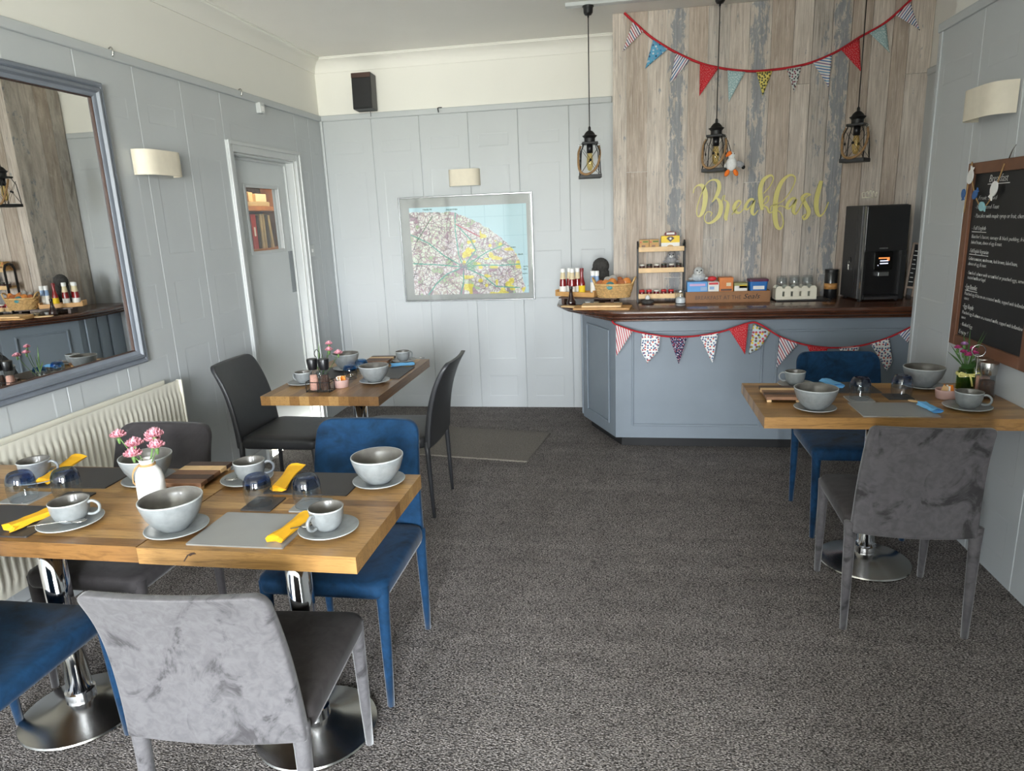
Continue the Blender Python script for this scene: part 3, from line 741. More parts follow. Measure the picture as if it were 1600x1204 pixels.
# ------------------------------------------------------------------ tables
TH = 0.75; TT = 0.046
def table(label, x0, x1, y0, y1, along, base, sw=0.043, seed=1, mark=False):
    t = thing('dining_table', label, 'table', (base[0], base[1], 0), 0, 'butcher block pedestal tables')
    rnd = random.Random(seed)
    bx, by = base
    a0, a1, c0, c1 = (x0, x1, y0, y1) if along == 'x' else (y0, y1, x0, x1)
    n_ = max(1, round((c1 - c0) / sw)); w = (c1 - c0) / n_
    for k in range(n_):
        L = a1 - a0; cuts = [0, L]
        f_ = rnd.uniform(0.3, 0.7)
        if 0 < k < n_ - 1: cuts.insert(1, L * f_)
        for q0, q1 in zip(cuts, cuts[1:]):
            m_ = MB(); g = 0.00025
            m_.box(g, (q1 - q0) - g, g, w - g, 0, TT)
            if along == 'x': obj('stave', m_, 'butcher_block', t, (a0 + q0 - bx, c0 + k * w - by, TH - TT))
            else: obj('stave', m_, 'butcher_block', t, (c0 + (k + 1) * w - bx, a0 + q0 - by, TH - TT), (0, 0, PI / 2))
    obj('column', MB().cyl((0, 0, 0.06), (0, 0, TH - TT - 0.008), 0.038, n=28), 'chrome', t, smooth=True)
    obj('collar', MB().lathe([(0, 0.045), (0.045, 0.045), (0.045, 0.085), (0.0385, 0.088), (0, 0.088)], 28), 'chrome', t)
    d = obj('base', MB().lathe([(0, 0.0), (0.188, 0.0), (0.19, 0.006), (0.187, 0.011), (0.14, 0.022), (0.085, 0.036), (0.05, 0.05), (0, 0.05)], 56), 'steel', t); sharp(d, 0.5)
    obj('top_plate', MB().box(-0.16, 0.16, -0.16, 0.16, TH - TT - 0.01, TH - TT), 'black_metal', t)
    return t
table('wood block table at front left, right hand of the joined pair', 1.142, 1.749, -4.035, -3.475, 'x', (1.44, -3.765), seed=2)
kn = MB().prism([(-0.012, 0.0), (-0.004, -0.003), (0.004, 0.002), (0.014, 0.004), (0.008, 0.008), (-0.002, 0.006)], -0.0006, 0.001, Matrix(((1, 0, 0, -0.14), (0, 0, 1, -0.2702), (0, 1, 0, TH - 0.014), (0, 0, 0, 1)))).prism([(-0.026, -0.018), (-0.023, -0.019), (-0.008, 0.0), (-0.012, 0.001)], -0.0006, 0.0008, Matrix(((1, 0, 0, -0.14), (0, 0, 1, -0.2702), (0, 1, 0, TH - 0.014), (0, 0, 0, 1))))
obj('knot', kn, 'wood_dark', bpy.data.objects['dining_table'])['label'] = 'dark knot and crack'
table('wood block table at front left, joined on the radiator side', 0.13, 1.138, -4.03, -3.47, 'x', (0.612, -3.78), seed=5)
table('small wood block table in front of the door, far left', 0.6415, 1.248, -2.494, -1.616, 'y', (0.945, -2.0), sw=0.05, seed=7)
table('wood block table against the right wall below the chalkboard', 2.945, XR - 0.003, -2.788, -2.2245, 'x', (3.455, -2.5), seed=9)

# ------------------------------------------------------------------ counter
counter = thing('counter', 'slate blue panelled serving counter with bunting and dark wood top', 'counter', (2.34, -1.01, 0))
cx, cy = 2.34, -1.01
FT = 0.868
cb = [(2.338, -1.01), (2.092, -0.5), (2.092, -0.001), (XF - 0.014, -0.001), (XF - 0.014, YF - 0.006), (XA - 0.016, YF - 0.006), (XA - 0.016, -1.01)]
obj('body', MB().prism([(x - cx, y - cy) for x, y in cb][::-1], 0.075, FT), 'counter_paint', counter)
kk = [(2.378, -0.953), (2.15, -0.49), (2.15, -0.05), (XF - 0.014, -0.05), (XF - 0.014, YF - 0.006), (XA - 0.016, YF - 0.006), (XA - 0.016, -0.953)]
obj('kickboard', MB().prism([(x - cx, y - cy) for x, y in kk][::-1], 0.0, 0.075), 'kick_black', counter)
def frame_on(p0, p1, n_out, lo, hi, z0, z1, w=0.014, d=0.012, name='panel_moulding', segs=None):
    """rectangular bead on a vertical face between fractions lo..hi of p0->p1"""
    p0 = Vector((p0[0], p0[1], 0)); p1 = Vector((p1[0], p1[1], 0)); u = (p1 - p0).normalized(); L = (p1 - p0).length
    nv = Vector((n_out[0], n_out[1], 0)).normalized()
    mat = Matrix(((u.x, nv.x, 0, p0.x - cx), (u.y, nv.y, 0, p0.y - cy), (0, 0, 1, 0), (0, 0, 0, 1)))
    a, c = lo, hi
    mb = MB()
    mb.box(a, a + w, 0, d, z0, z1, mat).box(c - w, c, 0, d, z0, z1, mat).box(a + w, c - w, 0, d, z0, z0 + w, mat).box(a + w, c - w, 0, d, z1 - w, z1, mat)
    return obj(name, mb, 'counter_paint', counter, bev=0.004)
frame_on((2.338, -1.01), (XA, -1.01), (0, -1), 0.105, 0.93, 0.16, 0.80)
frame_on((2.338, -1.01), (XA, -1.01), (0, -1), 0.93 + 0.075, 1.83, 0.16, 0.80)
frame_on((2.092, -0.5), (2.338, -1.01), (-0.9, -0.434), 0.09, 0.476, 0.15, 0.80)
for q in (-0.44, -0.3, -0.17): obj('pilaster', MB().box(2.076 - cx, 2.092 - cx, q - cy, q + 0.06 - cy, 0.075, FT), 'counter_paint', counter, bev=0.004)
# worktop with a stepped, moulded edge: outlines pushed inwards going down
wt = [(1.96, -0.001), (1.915, -0.45), (1.925, -0.66), (1.98, -0.8), (2.13, -0.97), (2.25, -1.08), (2.335, -1.13), (2.42, -1.14), (XA - 0.016, -1.14), (XA - 0.016, YF - 0.006), (XF - 0.014, YF - 0.006), (XF - 0.014, -0.001)]
base_o = [(2.07, -0.001), (2.065, -0.40), (2.07, -0.5), (2.10, -0.56), (2.21, -0.79), (2.29, -0.955), (2.325, -1.03), (2.40, -1.035), (XA - 0.016, -1.035), (XA - 0.016, YF - 0.006), (XF - 0.014, YF - 0.006), (XF - 0.014, -0.001)]
def mixo(k): return [(a[0] * (1 - k) + b_[0] * k - cx, a[1] * (1 - k) + b_[1] * k - cy) for a, b_ in zip(wt, base_o)]
lv = [(0.12, 0.95), (0.03, 0.947), (0.0, 0.938), (0.0, 0.928), (0.05, 0.92), (0.22, 0.916), (0.27, 0.909), (0.24, 0.902), (0.3, 0.896), (0.55, 0.892), (0.62, 0.884), (0.6, 0.877), (0.7, 0.872), (0.95, FT + 0.0005)]
wb = MB(); n_ = len(wt); vs = []; fs = []
for k, z in lv: vs += [(x, y, z) for x, y in mixo(k)]
for j in range(len(lv) - 1):
    for i in range(n_):
        q = (i + 1) % n_; fs.append((j * n_ + i, (j + 1) * n_ + i, (j + 1) * n_ + q, j * n_ + q))
fs.append(tuple(range(n_))); fs.append(tuple((len(lv) - 1) * n_ + i for i in range(n_))[::-1])
wb.add(vs, fs)
for i_, f_ in enumerate(wb.f): wb.f[i_] = f_[::-1]
wo = obj('worktop', wb, 'bar_wood', counter); sharp(wo, 0.9)
ZT = 0.95

# ------------------------------------------------------------------ radiator
rad = thing('radiator', 'cream corrugated panel radiator on the left wall', 'radiator', (0.11, -2.33, 0.0))
RL = 1.85
def rad_panel(x0, L, y1, z0, z1):
    mb = MB(); n_ = int(L / 0.0335); vs = []; fs = []
    ys = []; prof = []
    y = 0.0
    for i in range(n_):
        for f_, d in ((0.1, 0.0), (0.3, 0.007), (0.5, 0.0078), (0.7, 0.007), (0.9, 0.0)): prof.append((-(i + f_) * L / n_, d))
    zz = [(z0, 0), (z0 + 0.03, 0), (z0 + 0.06, 1), (z1 - 0.085, 1), (z1 - 0.055, 0), (z1, 0)]
    for z, k in zz:
        for y_, d in prof: vs.append((x0 + d * k, y1 + y_, z))
    m_ = len(prof)
    for j in range(len(zz) - 1):
        for i in range(m_ - 1): fs.append((j * m_ + i + 1, j * m_ + i, (j + 1) * m_ + i, (j + 1) * m_ + i + 1))
    mb.add(vs, fs)
    mb.box(x0 - 0.012, x0 - 0.0005, y1 - L, y1, z0, z1)
    return mb
obj('front_panel', rad_panel(-0.012, RL, 0.0, 0.225, 0.795), 'cream_enamel', rad, smooth=False)
sharp(rad.children[0], 0.9)
obj('back_panel', rad_panel(-0.075, RL - 0.04, -0.03, 0.225, 0.80), 'cream_enamel', rad)
obj('end_cap', MB().box(-0.03, 0.002, -0.004, 0.006, 0.225, 0.797), 'cream_enamel', rad, bev=0.003)
obj('wall_bracket', MB().box(-0.11, -0.086, -0.35, -0.31, 0.3, 0.7).box(-0.11, -0.086, -1.55, -1.51, 0.3, 0.7), 'cream_enamel', rad)
obj('valve', MB().cyl((-0.05, -0.012, 0.0), (-0.05, -0.012, 0.235), 0.009).cyl((-0.05, -0.012, 0.13), (-0.05, -0.012, 0.2), 0.017), 'ceramic_white', rad, smooth=True)

# ------------------------------------------------------------------ mirror
mir = thing('wall_mirror', 'large mirror in a moulded blue grey frame on the left wall', 'mirror', (0.0, -2.44, 0.916))
MW, MH = 1.5, 1.311
prof = [(0.0, 0.0), (0.0, 0.020), (0.008, 0.030), (0.018, 0.030), (0.024, 0.024), (0.032, 0.036), (0.044, 0.038), (0.052, 0.026), (0.06, 0.024), (0.068, 0.018), (0.07, 0.008), (0.07, 0.0)]
vs = []; fs = []
cor = [(0, 0, 1, 1), (-MW, 0, -1, 1), (-MW, MH, -1, -1), (0, MH, 1, -1)]
for (y, z, sy, sz) in cor:
    for d, h in prof: vs.append((h + 0.002, y - d * sy, z + d * sz))
n_ = len(prof)
for k in range(4):
    q = (k + 1) % 4
    for i in range(n_ - 1): fs.append((k * n_ + i, k * n_ + i + 1, q * n_ + i + 1, q * n_ + i))
mb = MB(); mb.add(vs, [f_[::-1] for f_ in fs]); fo = obj('frame', mb, 'frame_grey', mir); sharp(fo, 0.5)
mb = MB(); a = 0.066
mb.box(0.004, 0.016, -MW + a, -a, a, a + 0.006).box(0.004, 0.016, -MW + a, -a, MH - a - 0.006, MH - a).box(0.004, 0.016, -a - 0.006, -a, a, MH - a).box(0.004, 0.016, -MW + a, -MW + a + 0.006, a, MH - a)
obj('inner_edge', mb, 'frame_inner', mir)
obj('glass', MB().box(0.002, 0.007, -MW + 0.06, -0.06, 0.06, MH - 0.06), 'mirror_glass', mir)

# ------------------------------------------------------------------ framed map
mp_ = thing('framed_map', 'framed road map of a coastal county on the far wall', 'map', (0.599, 0.0, 0.904))
W_, H_ = 1.087, 0.836
fr = MB(); w = 0.012; d = -0.024
fr.box(0, w, d, 0, 0, H_).box(W_ - w, W_, d, 0, 0, H_).box(w, W_ - w, d, 0, 0, w).box(w, W_ - w, d, 0, H_ - w, H_)
obj('frame', fr, 'machine_trim', mp_, bev=0.003)
obj('mount', MB().box(w, W_ - w, -0.010, -0.001, w, H_ - w), 'mat_edge', mp_)
gx, gy = 300, 230
mx0, mx1, my0, my1 = 0.085, W_ - 0.05, 0.055, H_ - 0.085
rs = np.random.RandomState(4)
X, Y = np.meshgrid((np.arange(gx) + 0.5) / gx, (np.arange(gy) + 0.5) / gy)
def vnoise(fx, fy, seed):
    r_ = np.random.RandomState(seed).rand(int(fy) + 3, int(fx) + 3)
    x = X * fx; y = Y * fy; xi = x.astype(int); yi = y.astype(int); fx_ = x - xi; fy_ = y - yi
    fx_ = fx_ * fx_ * (3 - 2 * fx_); fy_ = fy_ * fy_ * (3 - 2 * fy_)
    return (r_[yi, xi] * (1 - fx_) + r_[yi, xi + 1] * fx_) * (1 - fy_) + (r_[yi + 1, xi] * (1 - fx_) + r_[yi + 1, xi + 1] * fx_) * fy_
coast = [(0.0, 0.955), (0.1, 0.95), (0.2, 0.945), (0.3, 0.94), (0.38, 0.935), (0.5, 0.875), (0.6, 0.80), (0.7, 0.715), (0.78, 0.63), (0.85, 0.545), (0.9, 0.455), (0.93, 0.36), (0.945, 0.25), (0.95, 0.15), (0.985, 0.06), (0.97, 0.0)]
cyv = np.interp(X, [c[0] for c in coast[:15]], [c[1] for c in coast[:15]])
wob = (vnoise(40, 30, 9) - 0.5) * 0.02
land = (Y + wob < cyv) & (X < np.interp(Y, [0, 0.06, 0.15, 0.25, 0.36, 1.0], [0.955, 0.975, 0.95, 0.945, 0.93, 1.0]))
img = np.zeros((gy, gx, 3)); img[:] = [196, 224, 232]
lc = np.zeros_like(img); lc[:] = [232, 230, 224]
tintn = vnoise(9, 8, 2)
lc[tintn > 0.62] = [226, 232, 216]; lc[tintn < 0.3] = [234, 226, 228]
grn = vnoise(16, 14, 5); lc[grn > 0.82] = [176, 204, 160]
img[land] = lc[land]
# minor roads: edges of nested random cells
def cells(nc, seed, wd):
    r_ = np.random.RandomState(seed); P = r_.rand(nc, 2)
    d1 = np.full(X.shape, 9.0); d2 = np.full(X.shape, 9.0)
    for px, py in P:
        d_ = np.hypot(X - px, (Y - py) * gy / gx)
        m_ = d_ < d1; d2 = np.where(m_, d1, np.minimum(d2, d_)); d1 = np.where(m_, d_, d1)
    return (d2 - d1) < wd
img[cells(900, 11, 0.0034) & land] = [200, 186, 178]
img[cells(420, 12, 0.0036) & land] = [184, 156, 168]
img[cells(160, 13, 0.0034) & land] = [150, 140, 142]
dots = rs.rand(gy, gx); img[(dots > 0.965) & land] = [96, 88, 92]; img[(dots < 0.02) & land] = [190, 110, 130]
yel = vnoise(22, 20, 21); ym = (X > 0.44) & land & (yel > 0.72) & (Y < 0.72 - 0.1 * (X < 0.6))
img[ym] = img[ym] * 0.35 + np.array([246, 226, 60]) * 0.65
def road(pts, col, wd):
    for (ax, ay), (bx_, by_) in zip(pts, pts[1:]):
        dx, dy = bx_ - ax, by_ - ay; t_ = np.clip(((X - ax) * dx + (Y - ay) * dy) / (dx * dx + dy * dy), 0, 1)
        d_ = np.hypot(X - ax - t_ * dx, (Y - ay - t_ * dy) * 0.75); img[(d_ < wd) & land] = col
cen = (0.445, 0.315)
for pts in ([cen, (0.41, 0.45), (0.4, 0.6), (0.39, 0.75), (0.4, 0.93)], [cen, (0.3, 0.24), (0.2, 0.13), (0.12, 0.0)], [cen, (0.44, 0.15), (0.41, 0.0)], [cen, (0.2, 0.35), (0.0, 0.37)], [cen, (0.6, 0.33), (0.78, 0.32), (0.93, 0.33)], [cen, (0.56, 0.5), (0.52, 0.62), (0.4, 0.8)], [cen, (0.28, 0.45), (0.15, 0.6), (0.0, 0.7)], [cen, (0.62, 0.2), (0.72, 0.08), (0.92, 0.06)], [cen, (0.66, 0.48), (0.8, 0.55)]):
    road(pts, [96, 168, 150], 0.0045)
road([(0.05, 0.62), (0.2, 0.9)], [110, 130, 110], 0.004); road([(0.0, 0.2), (0.06, 0.42)], [120, 120, 120], 0.003); road([(0.4, 0.8), (0.6, 0.65)], [196, 90, 110], 0.004)
d_ = np.hypot(X - cen[0], (Y - cen[1]) * 0.75); k_ = (d_ < 0.035) & (rs.rand(gy, gx) > 0.35); img[k_] = [150, 120, 140]
k_ = (np.hypot(X - 0.52, (Y - 0.33) * 0.75) < 0.045) & (rs.rand(gy, gx) > 0.4); img[k_] = [110, 168, 130]
k_ = (np.abs(X * 6.2 % 1) < 0.02) | (np.abs(Y * 4.6 % 1) < 0.02); img[k_ & ~land] = [170, 204, 214]
for (x0, x1, y0) in ((0.96, 1.0, 0.3), (0.955, 0.99, 0.27), (0.95, 0.99, 0.22), (0.985, 1.0, 0.08), (0.32, 0.42, 0.965), (0.12, 0.2, 0.975), (0.86, 0.9, 0.52), (0.92, 0.96, 0.44)):
    img[(X > x0) & (X < x1) & (np.abs(Y - y0) < 0.008) & (rs.rand(gy, gx) > 0.3)] = [96, 130, 130]
c_ = img / 255.0; c_ = np.where(c_ <= 0.04045, c_ / 12.92, ((c_ + 0.055) / 1.055) ** 2.4)
xe = np.linspace(mx0, mx1, gx + 1); ze = np.linspace(my0, my1, gy + 1)
XX, ZZ = np.meshgrid(xe, ze)
co = np.stack([XX, np.full_like(XX, -0.0135), ZZ], -1).reshape(-1, 3)
ii = np.arange(gy)[:, None] * (gx + 1) + np.arange(gx)[None, :]
fa = np.stack([ii, ii + 1, ii + gx + 2, ii + gx + 1], -1).reshape(-1, 4)
me = bpy.data.meshes.new('map_sheet')
me.vertices.add(len(co)); me.vertices.foreach_set('co', co.ravel().astype(np.float32))
me.loops.add(fa.size); me.loops.foreach_set('vertex_index', fa.ravel().astype(np.int32))
me.polygons.add(len(fa)); me.polygons.foreach_set('loop_start', np.arange(0, fa.size, 4, dtype=np.int32))
me.update(calc_edges=True); me.validate()
ca = me.color_attributes.new('print', 'FLOAT_COLOR', 'CORNER')
cc = np.ones((len(fa), 4, 4), np.float32); cc[:, :, :3] = c_.reshape(-1, 1, 3)
ca.data.foreach_set('color', cc.ravel())
ms = obj('map_sheet', me, 'map_print', mp_)
obj('glass', MB().box(w, W_ - w, -0.0185, -0.017, w, H_ - w), 'window_glass', mp_)

# ------------------------------------------------------------------ wall lamps
def sconce(label, loc, rz, width, h, depth):
    t = thing('wall_lamp', label, 'lamp', loc, rz, 'cream wall lamps')
    def outl(k, dd):
        pts = []
        for i in range(17):
            a = PI * i / 16
            x = math.copysign(abs(math.cos(a)) ** 0.45, math.cos(a)) * (width / 2 - k); y = -(abs(math.sin(a)) ** 0.75) * (depth - k) - 0.004
            pts.append((x, y))
        return pts
    o_ = outl(0, 0); i_ = outl(0.004, 0)
    vs = []; fs = []; n_ = len(o_)
    for pts in (o_, i_):
        for z in (0, h): vs += [(x, y, z) for x, y in pts]
    for k in range(n_ - 1):
        fs.append((k, k + 1, n_ + k + 1, n_ + k)[::-1]); fs.append((2 * n_ + k, 2 * n_ + k + 1, 3 * n_ + k + 1, 3 * n_ + k))
        fs.append((n_ + k, n_ + k + 1, 3 * n_ + k + 1, 3 * n_ + k)); fs.append((k, k + 1, 2 * n_ + k + 1, 2 * n_ + k)[::-1])
    mb = MB(); mb.add(vs, fs); s_ = obj('shade', mb, 'shade_cream', t); sharp(s_, 0.8)
    obj('back_plate', MB().box(-0.05, 0.05, -0.012, 0, 0.02, h - 0.02), 'white_gloss', t, bev=0.003)
    obj('bulb', MB().ell((0, -depth * 0.5, h * 0.5), 0.018, 0.018, 0.03).cyl((0, -0.01, h * 0.5), (0, -depth * 0.5, h * 0.5), 0.01), 'ceramic_white', t, smooth=True)
    return t
sconce('cream half drum wall lamp between mirror and door', (0.0, -2.135, 1.83), PI / 2, 0.31, 0.122, 0.085)
sconce('cream half drum wall lamp above the framed map', (1.157, 0.0, 1.805), 0, 0.245, 0.125, 0.09)
sconce('cream half drum wall lamp above the chalkboard', (XR, -2.158, 1.875), -PI / 2, 0.31, 0.125, 0.09)
# ------------------------------------------------------------------ tableware
ME = {}
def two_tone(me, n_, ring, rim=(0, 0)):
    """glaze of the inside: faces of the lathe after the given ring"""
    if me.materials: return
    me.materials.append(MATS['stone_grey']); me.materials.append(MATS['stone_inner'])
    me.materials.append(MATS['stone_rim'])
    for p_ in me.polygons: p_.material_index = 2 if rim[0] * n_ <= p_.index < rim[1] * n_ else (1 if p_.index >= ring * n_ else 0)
def cached(key, fn):
    if key not in ME: ME[key] = fn()
    return ME[key]
def saucer(x, y, label, r=0.08, z=TH, group='grey stoneware saucers'):
    k = r / 0.08
    me = cached(('saucer', r), lambda: MB().lathe([(0, 0.0), (0.04 * k, 0.0), (0.045 * k, 0.003), (0.075 * k, 0.011), (0.08 * k, 0.013), (0.0805 * k, 0.0145), (0.079 * k, 0.0155), (0.05 * k, 0.0075), (0.04 * k, 0.006), (0, 0.006)], 40).mesh('saucer'))
    two_tone(me, 40, 99, (4, 6))
    return tag(obj('saucer', me, 'stone_grey', None, (x, y, z), smooth=True), label, 'saucer', group)
def bowl(x, y, label, r=0.08, h=0.086, z=TH + 0.006):
    k = r / 0.08; q = h / 0.086
    me = cached(('bowl', r, h), lambda: MB().lathe([(0, 0), (0.034 * k, 0), (0.037 * k, 0.004 * q), (0.052 * k, 0.018 * q), (0.068 * k, 0.042 * q), (0.0775 * k, 0.07 * q), (0.08 * k, 0.083 * q), (0.0798 * k, 0.086 * q), (0.077 * k, 0.086 * q), (0.073 * k, 0.07 * q), (0.062 * k, 0.043 * q), (0.045 * k, 0.02 * q), (0.025 * k, 0.009 * q), (0, 0.007 * q)], 44).mesh('bowl'))
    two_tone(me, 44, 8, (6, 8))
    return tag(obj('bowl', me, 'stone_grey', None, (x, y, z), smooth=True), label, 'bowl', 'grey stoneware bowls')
def cup(x, y, label, rz=0.0, r=0.05, h=0.064, z=TH + 0.006):
    t = thing('cup', label, 'cup', (x, y, z), rz, 'grey stoneware cups'); k = r / 0.05
    me = cached(('cup', r, h), lambda: MB().lathe([(0, 0), (0.026 * k, 0), (0.029 * k, 0.003), (0.04 * k, 0.014), (0.0468 * k, 0.034), (0.0495 * k, h - 0.004), (0.05 * k, h - 0.001), (0.0488 * k, h), (0.0468 * k, h - 0.004), (0.044 * k, 0.034), (0.037 * k, 0.016), (0.02 * k, 0.008), (0, 0.007)], 36).mesh('cup_body'))
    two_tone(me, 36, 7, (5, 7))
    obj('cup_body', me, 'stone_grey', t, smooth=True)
    def hd():
        pts = smoothline([(0.045 * k, 0, h - 0.012), (0.06 * k, 0, h - 0.008), (0.074 * k, 0, h - 0.02), (0.072 * k, 0, h - 0.038), (0.058 * k, 0, h - 0.047), (0.043 * k, 0, h - 0.046)], 5)
        return MB().tube(pts, 0.0048, 8, flat=0.9).mesh('handle')
    obj('handle', cached(('cuph', r, h), hd), 'stone_grey', t, smooth=True)
    return t
def tumbler(x, y, label, glass='blue_glass', z=TH + 0.0045, r=0.042, h=0.093):
    t = thing('tumbler', label, 'glass', (x, y, z), random.uniform(0, 3), 'upturned drinking glasses'); k = r / 0.042; q = h / 0.082
    def side(): return MB().lathe([(0.037 * k, 0.0), (0.041 * k, 0.018 * q), (0.042 * k, 0.034 * q), (0.0405 * k, 0.052 * q)], 32).mesh('rim_side')
    def top(): return MB().lathe([(0.0405 * k, 0.052 * q), (0.0385 * k, 0.064 * q), (0.034 * k, 0.074 * q), (0.029 * k, 0.0795 * q), (0.024 * k, 0.081 * q), (0.016 * k, 0.079 * q), (0, 0.078 * q)], 32).mesh('tinted_base')
    def thick(): return MB().lathe([(0, 0.07 * q), (0.026 * k, 0.071 * q), (0.035 * k, 0.058 * q)], 32).mesh('inner_base')
    obj('wall', cached(('gs', r, h), side), 'clear_glass', t, smooth=True)
    obj('rim', cached(('gr', r, h), lambda: MB().tube([(0.037 * k * math.cos(a), 0.037 * k * math.sin(a), 0.0012) for a in np.linspace(0, 2 * PI, 33)[:-1]], 0.0011, 5, closed=True).mesh('rim')), 'clear_glass', t, smooth=True)
    fade = cached(('gf', r, h, glass), lambda: MB().lathe([(0.0408 * k, 0.036 * q), (0.0392 * k, 0.053 * q)], 32).mesh('tinted_band')); obj('tinted_band', fade, 'blue_fade', t, smooth=True)
    m1 = cached(('gt', r, h, glass), top); obj('tinted_base', m1, glass, t, smooth=True)
    m2 = cached(('gi', r, h, glass), thick); obj('inner_base', m2, glass, t, smooth=True)
    return t
def mat_(name, x, y, w, d, label, mat, rz=0.0, group=None, cat=None):
    o = obj(name, MB().prism(rrect(-w / 2, w / 2, -d / 2, d / 2, 0.004, 2), 0, 0.004), mat, None, (x, y, TH), (0, 0, rz))
    return tag(o, label, cat or name, group)
def napkin(x0, y0, x1, y1, label, mat, r=0.02, z=TH + 0.004, seed=0, tilt=0.0):
    """paper napkin wrapped round cutlery: a flat creased roll, faceted like folded paper, with a ragged flared end"""
    L = math.hypot(x1 - x0, y1 - y0); a = math.atan2(y1 - y0, x1 - x0); rnd = random.Random(seed * 7 + 3)
    n_ = 8; m_ = 9; vs = []; fs = []
    kr = [rnd.uniform(0.82, 1.18) for _ in range(m_)]
    for i in range(n_):
        t_ = i / (n_ - 1)
        wd = r * (1.05 + 0.55 * max(0, 0.35 - t_) / 0.35 * 0.5 + 0.75 * max(0, t_ - 0.62) / 0.38 * 0.5); hg = r * (0.55 - 0.12 * t_)
        for k in range(m_):
            th = 2 * PI * (k + 0.35 * t_) / m_
            q = kr[k] * rnd.uniform(0.9, 1.1)
            x = t_ * L + (rnd.uniform(-0.008, 0.008) if i in (0, n_ - 1) else rnd.uniform(-0.002, 0.002))
            vs.append((x, wd * q * math.cos(th), max(0.0, hg * 0.95 + hg * q * math.sin(th))))
    for i in range(n_ - 1):
        for k in range(m_):
            q = (k + 1) % m_
            A, B, C_, D = i * m_ + k, (i + 1) * m_ + k, (i + 1) * m_ + q, i * m_ + q
            fs += [(A, B, C_), (A, C_, D)] if (i + k) % 2 else [(A, B, D), (B, C_, D)]
    for e_, i in ((0, 0), (1, n_ - 1)):
        c_ = len(vs); vs.append((0.016 if e_ == 0 else L - 0.016, 0, r * 0.5))
        for k in range(m_):
            q = (k + 1) % m_; fs.append((c_, i * m_ + q, i * m_ + k)[::(-1 if e_ else 1)])
    mb = MB(); mb.add(vs, fs)
    o = obj('napkin', mb, mat, None, (x0, y0, z), (0, -tilt, a)); sharp(o, 0.45)
    return tag(o, label, 'napkin', 'rolled paper napkins')
def spoon(x, y, a, label, z, mat='steel', L=0.13, tilt=0.0):
    t = thing('teaspoon', label, 'spoon', (x, y, z), a, 'teaspoons'); t.rotation_euler = (0, tilt, a)
    obj('spoon_bowl', MB().ell((0.018, 0, 0.003), 0.021, 0.0135, 0.0032, 14, 7), mat, t, smooth=True)
    obj('handle', MB().tube([(0.036, 0, 0.004), (0.06, 0, 0.007), (L - 0.02, 0, 0.006), (L, 0, 0.004)], [0.0026, 0.0022, 0.0034, 0.0042], 8, flat=0.45), mat, t, smooth=True)
    return t
def trivet(x, y, rz, label, w=0.15, d=0.19, z=TH, mats=('wood_brown', 'wood_dark', 'wood_brown', 'wood_pale', 'wood_dark')):
    t = thing('wooden_board', label, 'board', (x, y, z), rz, 'slatted wooden boards')
    n_ = len(mats); sd = d / n_
    for k, m_ in enumerate(mats):
        obj('slat', MB().box(-w / 2, w / 2, -d / 2 + k * sd + 0.0006, -d / 2 + (k + 1) * sd - 0.0006, 0.012, 0.026), m_, t, bev=0.002)
    for sx in (-1, 1):
        for sy in (-1, 1):
            obj('foot', MB().box(sx * (w / 2 - 0.014) - 0.009, sx * (w / 2 - 0.014) + 0.009, sy * (d / 2 - 0.016) - 0.009, sy * (d / 2 - 0.016) + 0.009, 0, 0.012), 'wood_pale', t, bev=0.002)
    return t
def ramekin(x, y, label):
    t = thing('sugar_pot', label, 'pot', (x, y, TH), 0, 'sugar sachet pots')
    obj('pot', MB().lathe([(0, 0), (0.034, 0), (0.037, 0.003), (0.040, 0.036), (0.0405, 0.04), (0.038, 0.04), (0.035, 0.01), (0, 0.008)], 32), 'ramekin', t, smooth=True)
    rnd = random.Random(x * 100)
    for k in range(7):
        a = rnd.uniform(0, 2 * PI); rr = rnd.uniform(0.004, 0.022)
        M_ = Matrix.Translation((rr * math.cos(a), rr * math.sin(a), 0.030)) @ Matrix.Rotation(rnd.uniform(0, 3), 4, 'Z') @ Matrix.Rotation(rnd.uniform(-0.5, 0.5), 4, 'Y')
        obj('sachet', MB().box(-0.012, 0.012, -0.002, 0.002, -0.018, 0.024, M_), ['sachet_orange', 'sachet_white', 'sachet_brown'][k % 3], t)
    return t
def bloom(c, r, seed):
    """ruffled carnation head"""
    rnd = random.Random(seed); mb = MB()
    for ring, (rr, zz, n_) in enumerate(((1.0, 0.0, 9), (0.75, 0.28, 8), (0.45, 0.5, 6), (0.2, 0.62, 4))):
        for k in range(n_):
            a = 2 * PI * (k + 0.5 * ring) / n_ + rnd.uniform(-0.2, 0.2); da = PI / n_ * 1.25
            pts = []
            for j, f_ in enumerate((-1, -0.5, 0, 0.5, 1)):
                q = a + da * f_; ro = r * rr * (1 + 0.12 * rnd.uniform(-1, 1)); zo = r * (zz + 0.16 * math.cos(j * PI) + rnd.uniform(-0.05, 0.05))
                pts.append((c[0] + ro * math.cos(q), c[1] + ro * math.sin(q), c[2] + zo))
            base_ = (c[0] + 0.12 * r * math.cos(a), c[1] + 0.12 * r * math.sin(a), c[2] - 0.45 * r)
            o_ = len(mb.v); mb.v += [base_] + pts; mb.f += [(o_, o_ + j, o_ + j + 1) for j in range(1, 5)]
    return mb
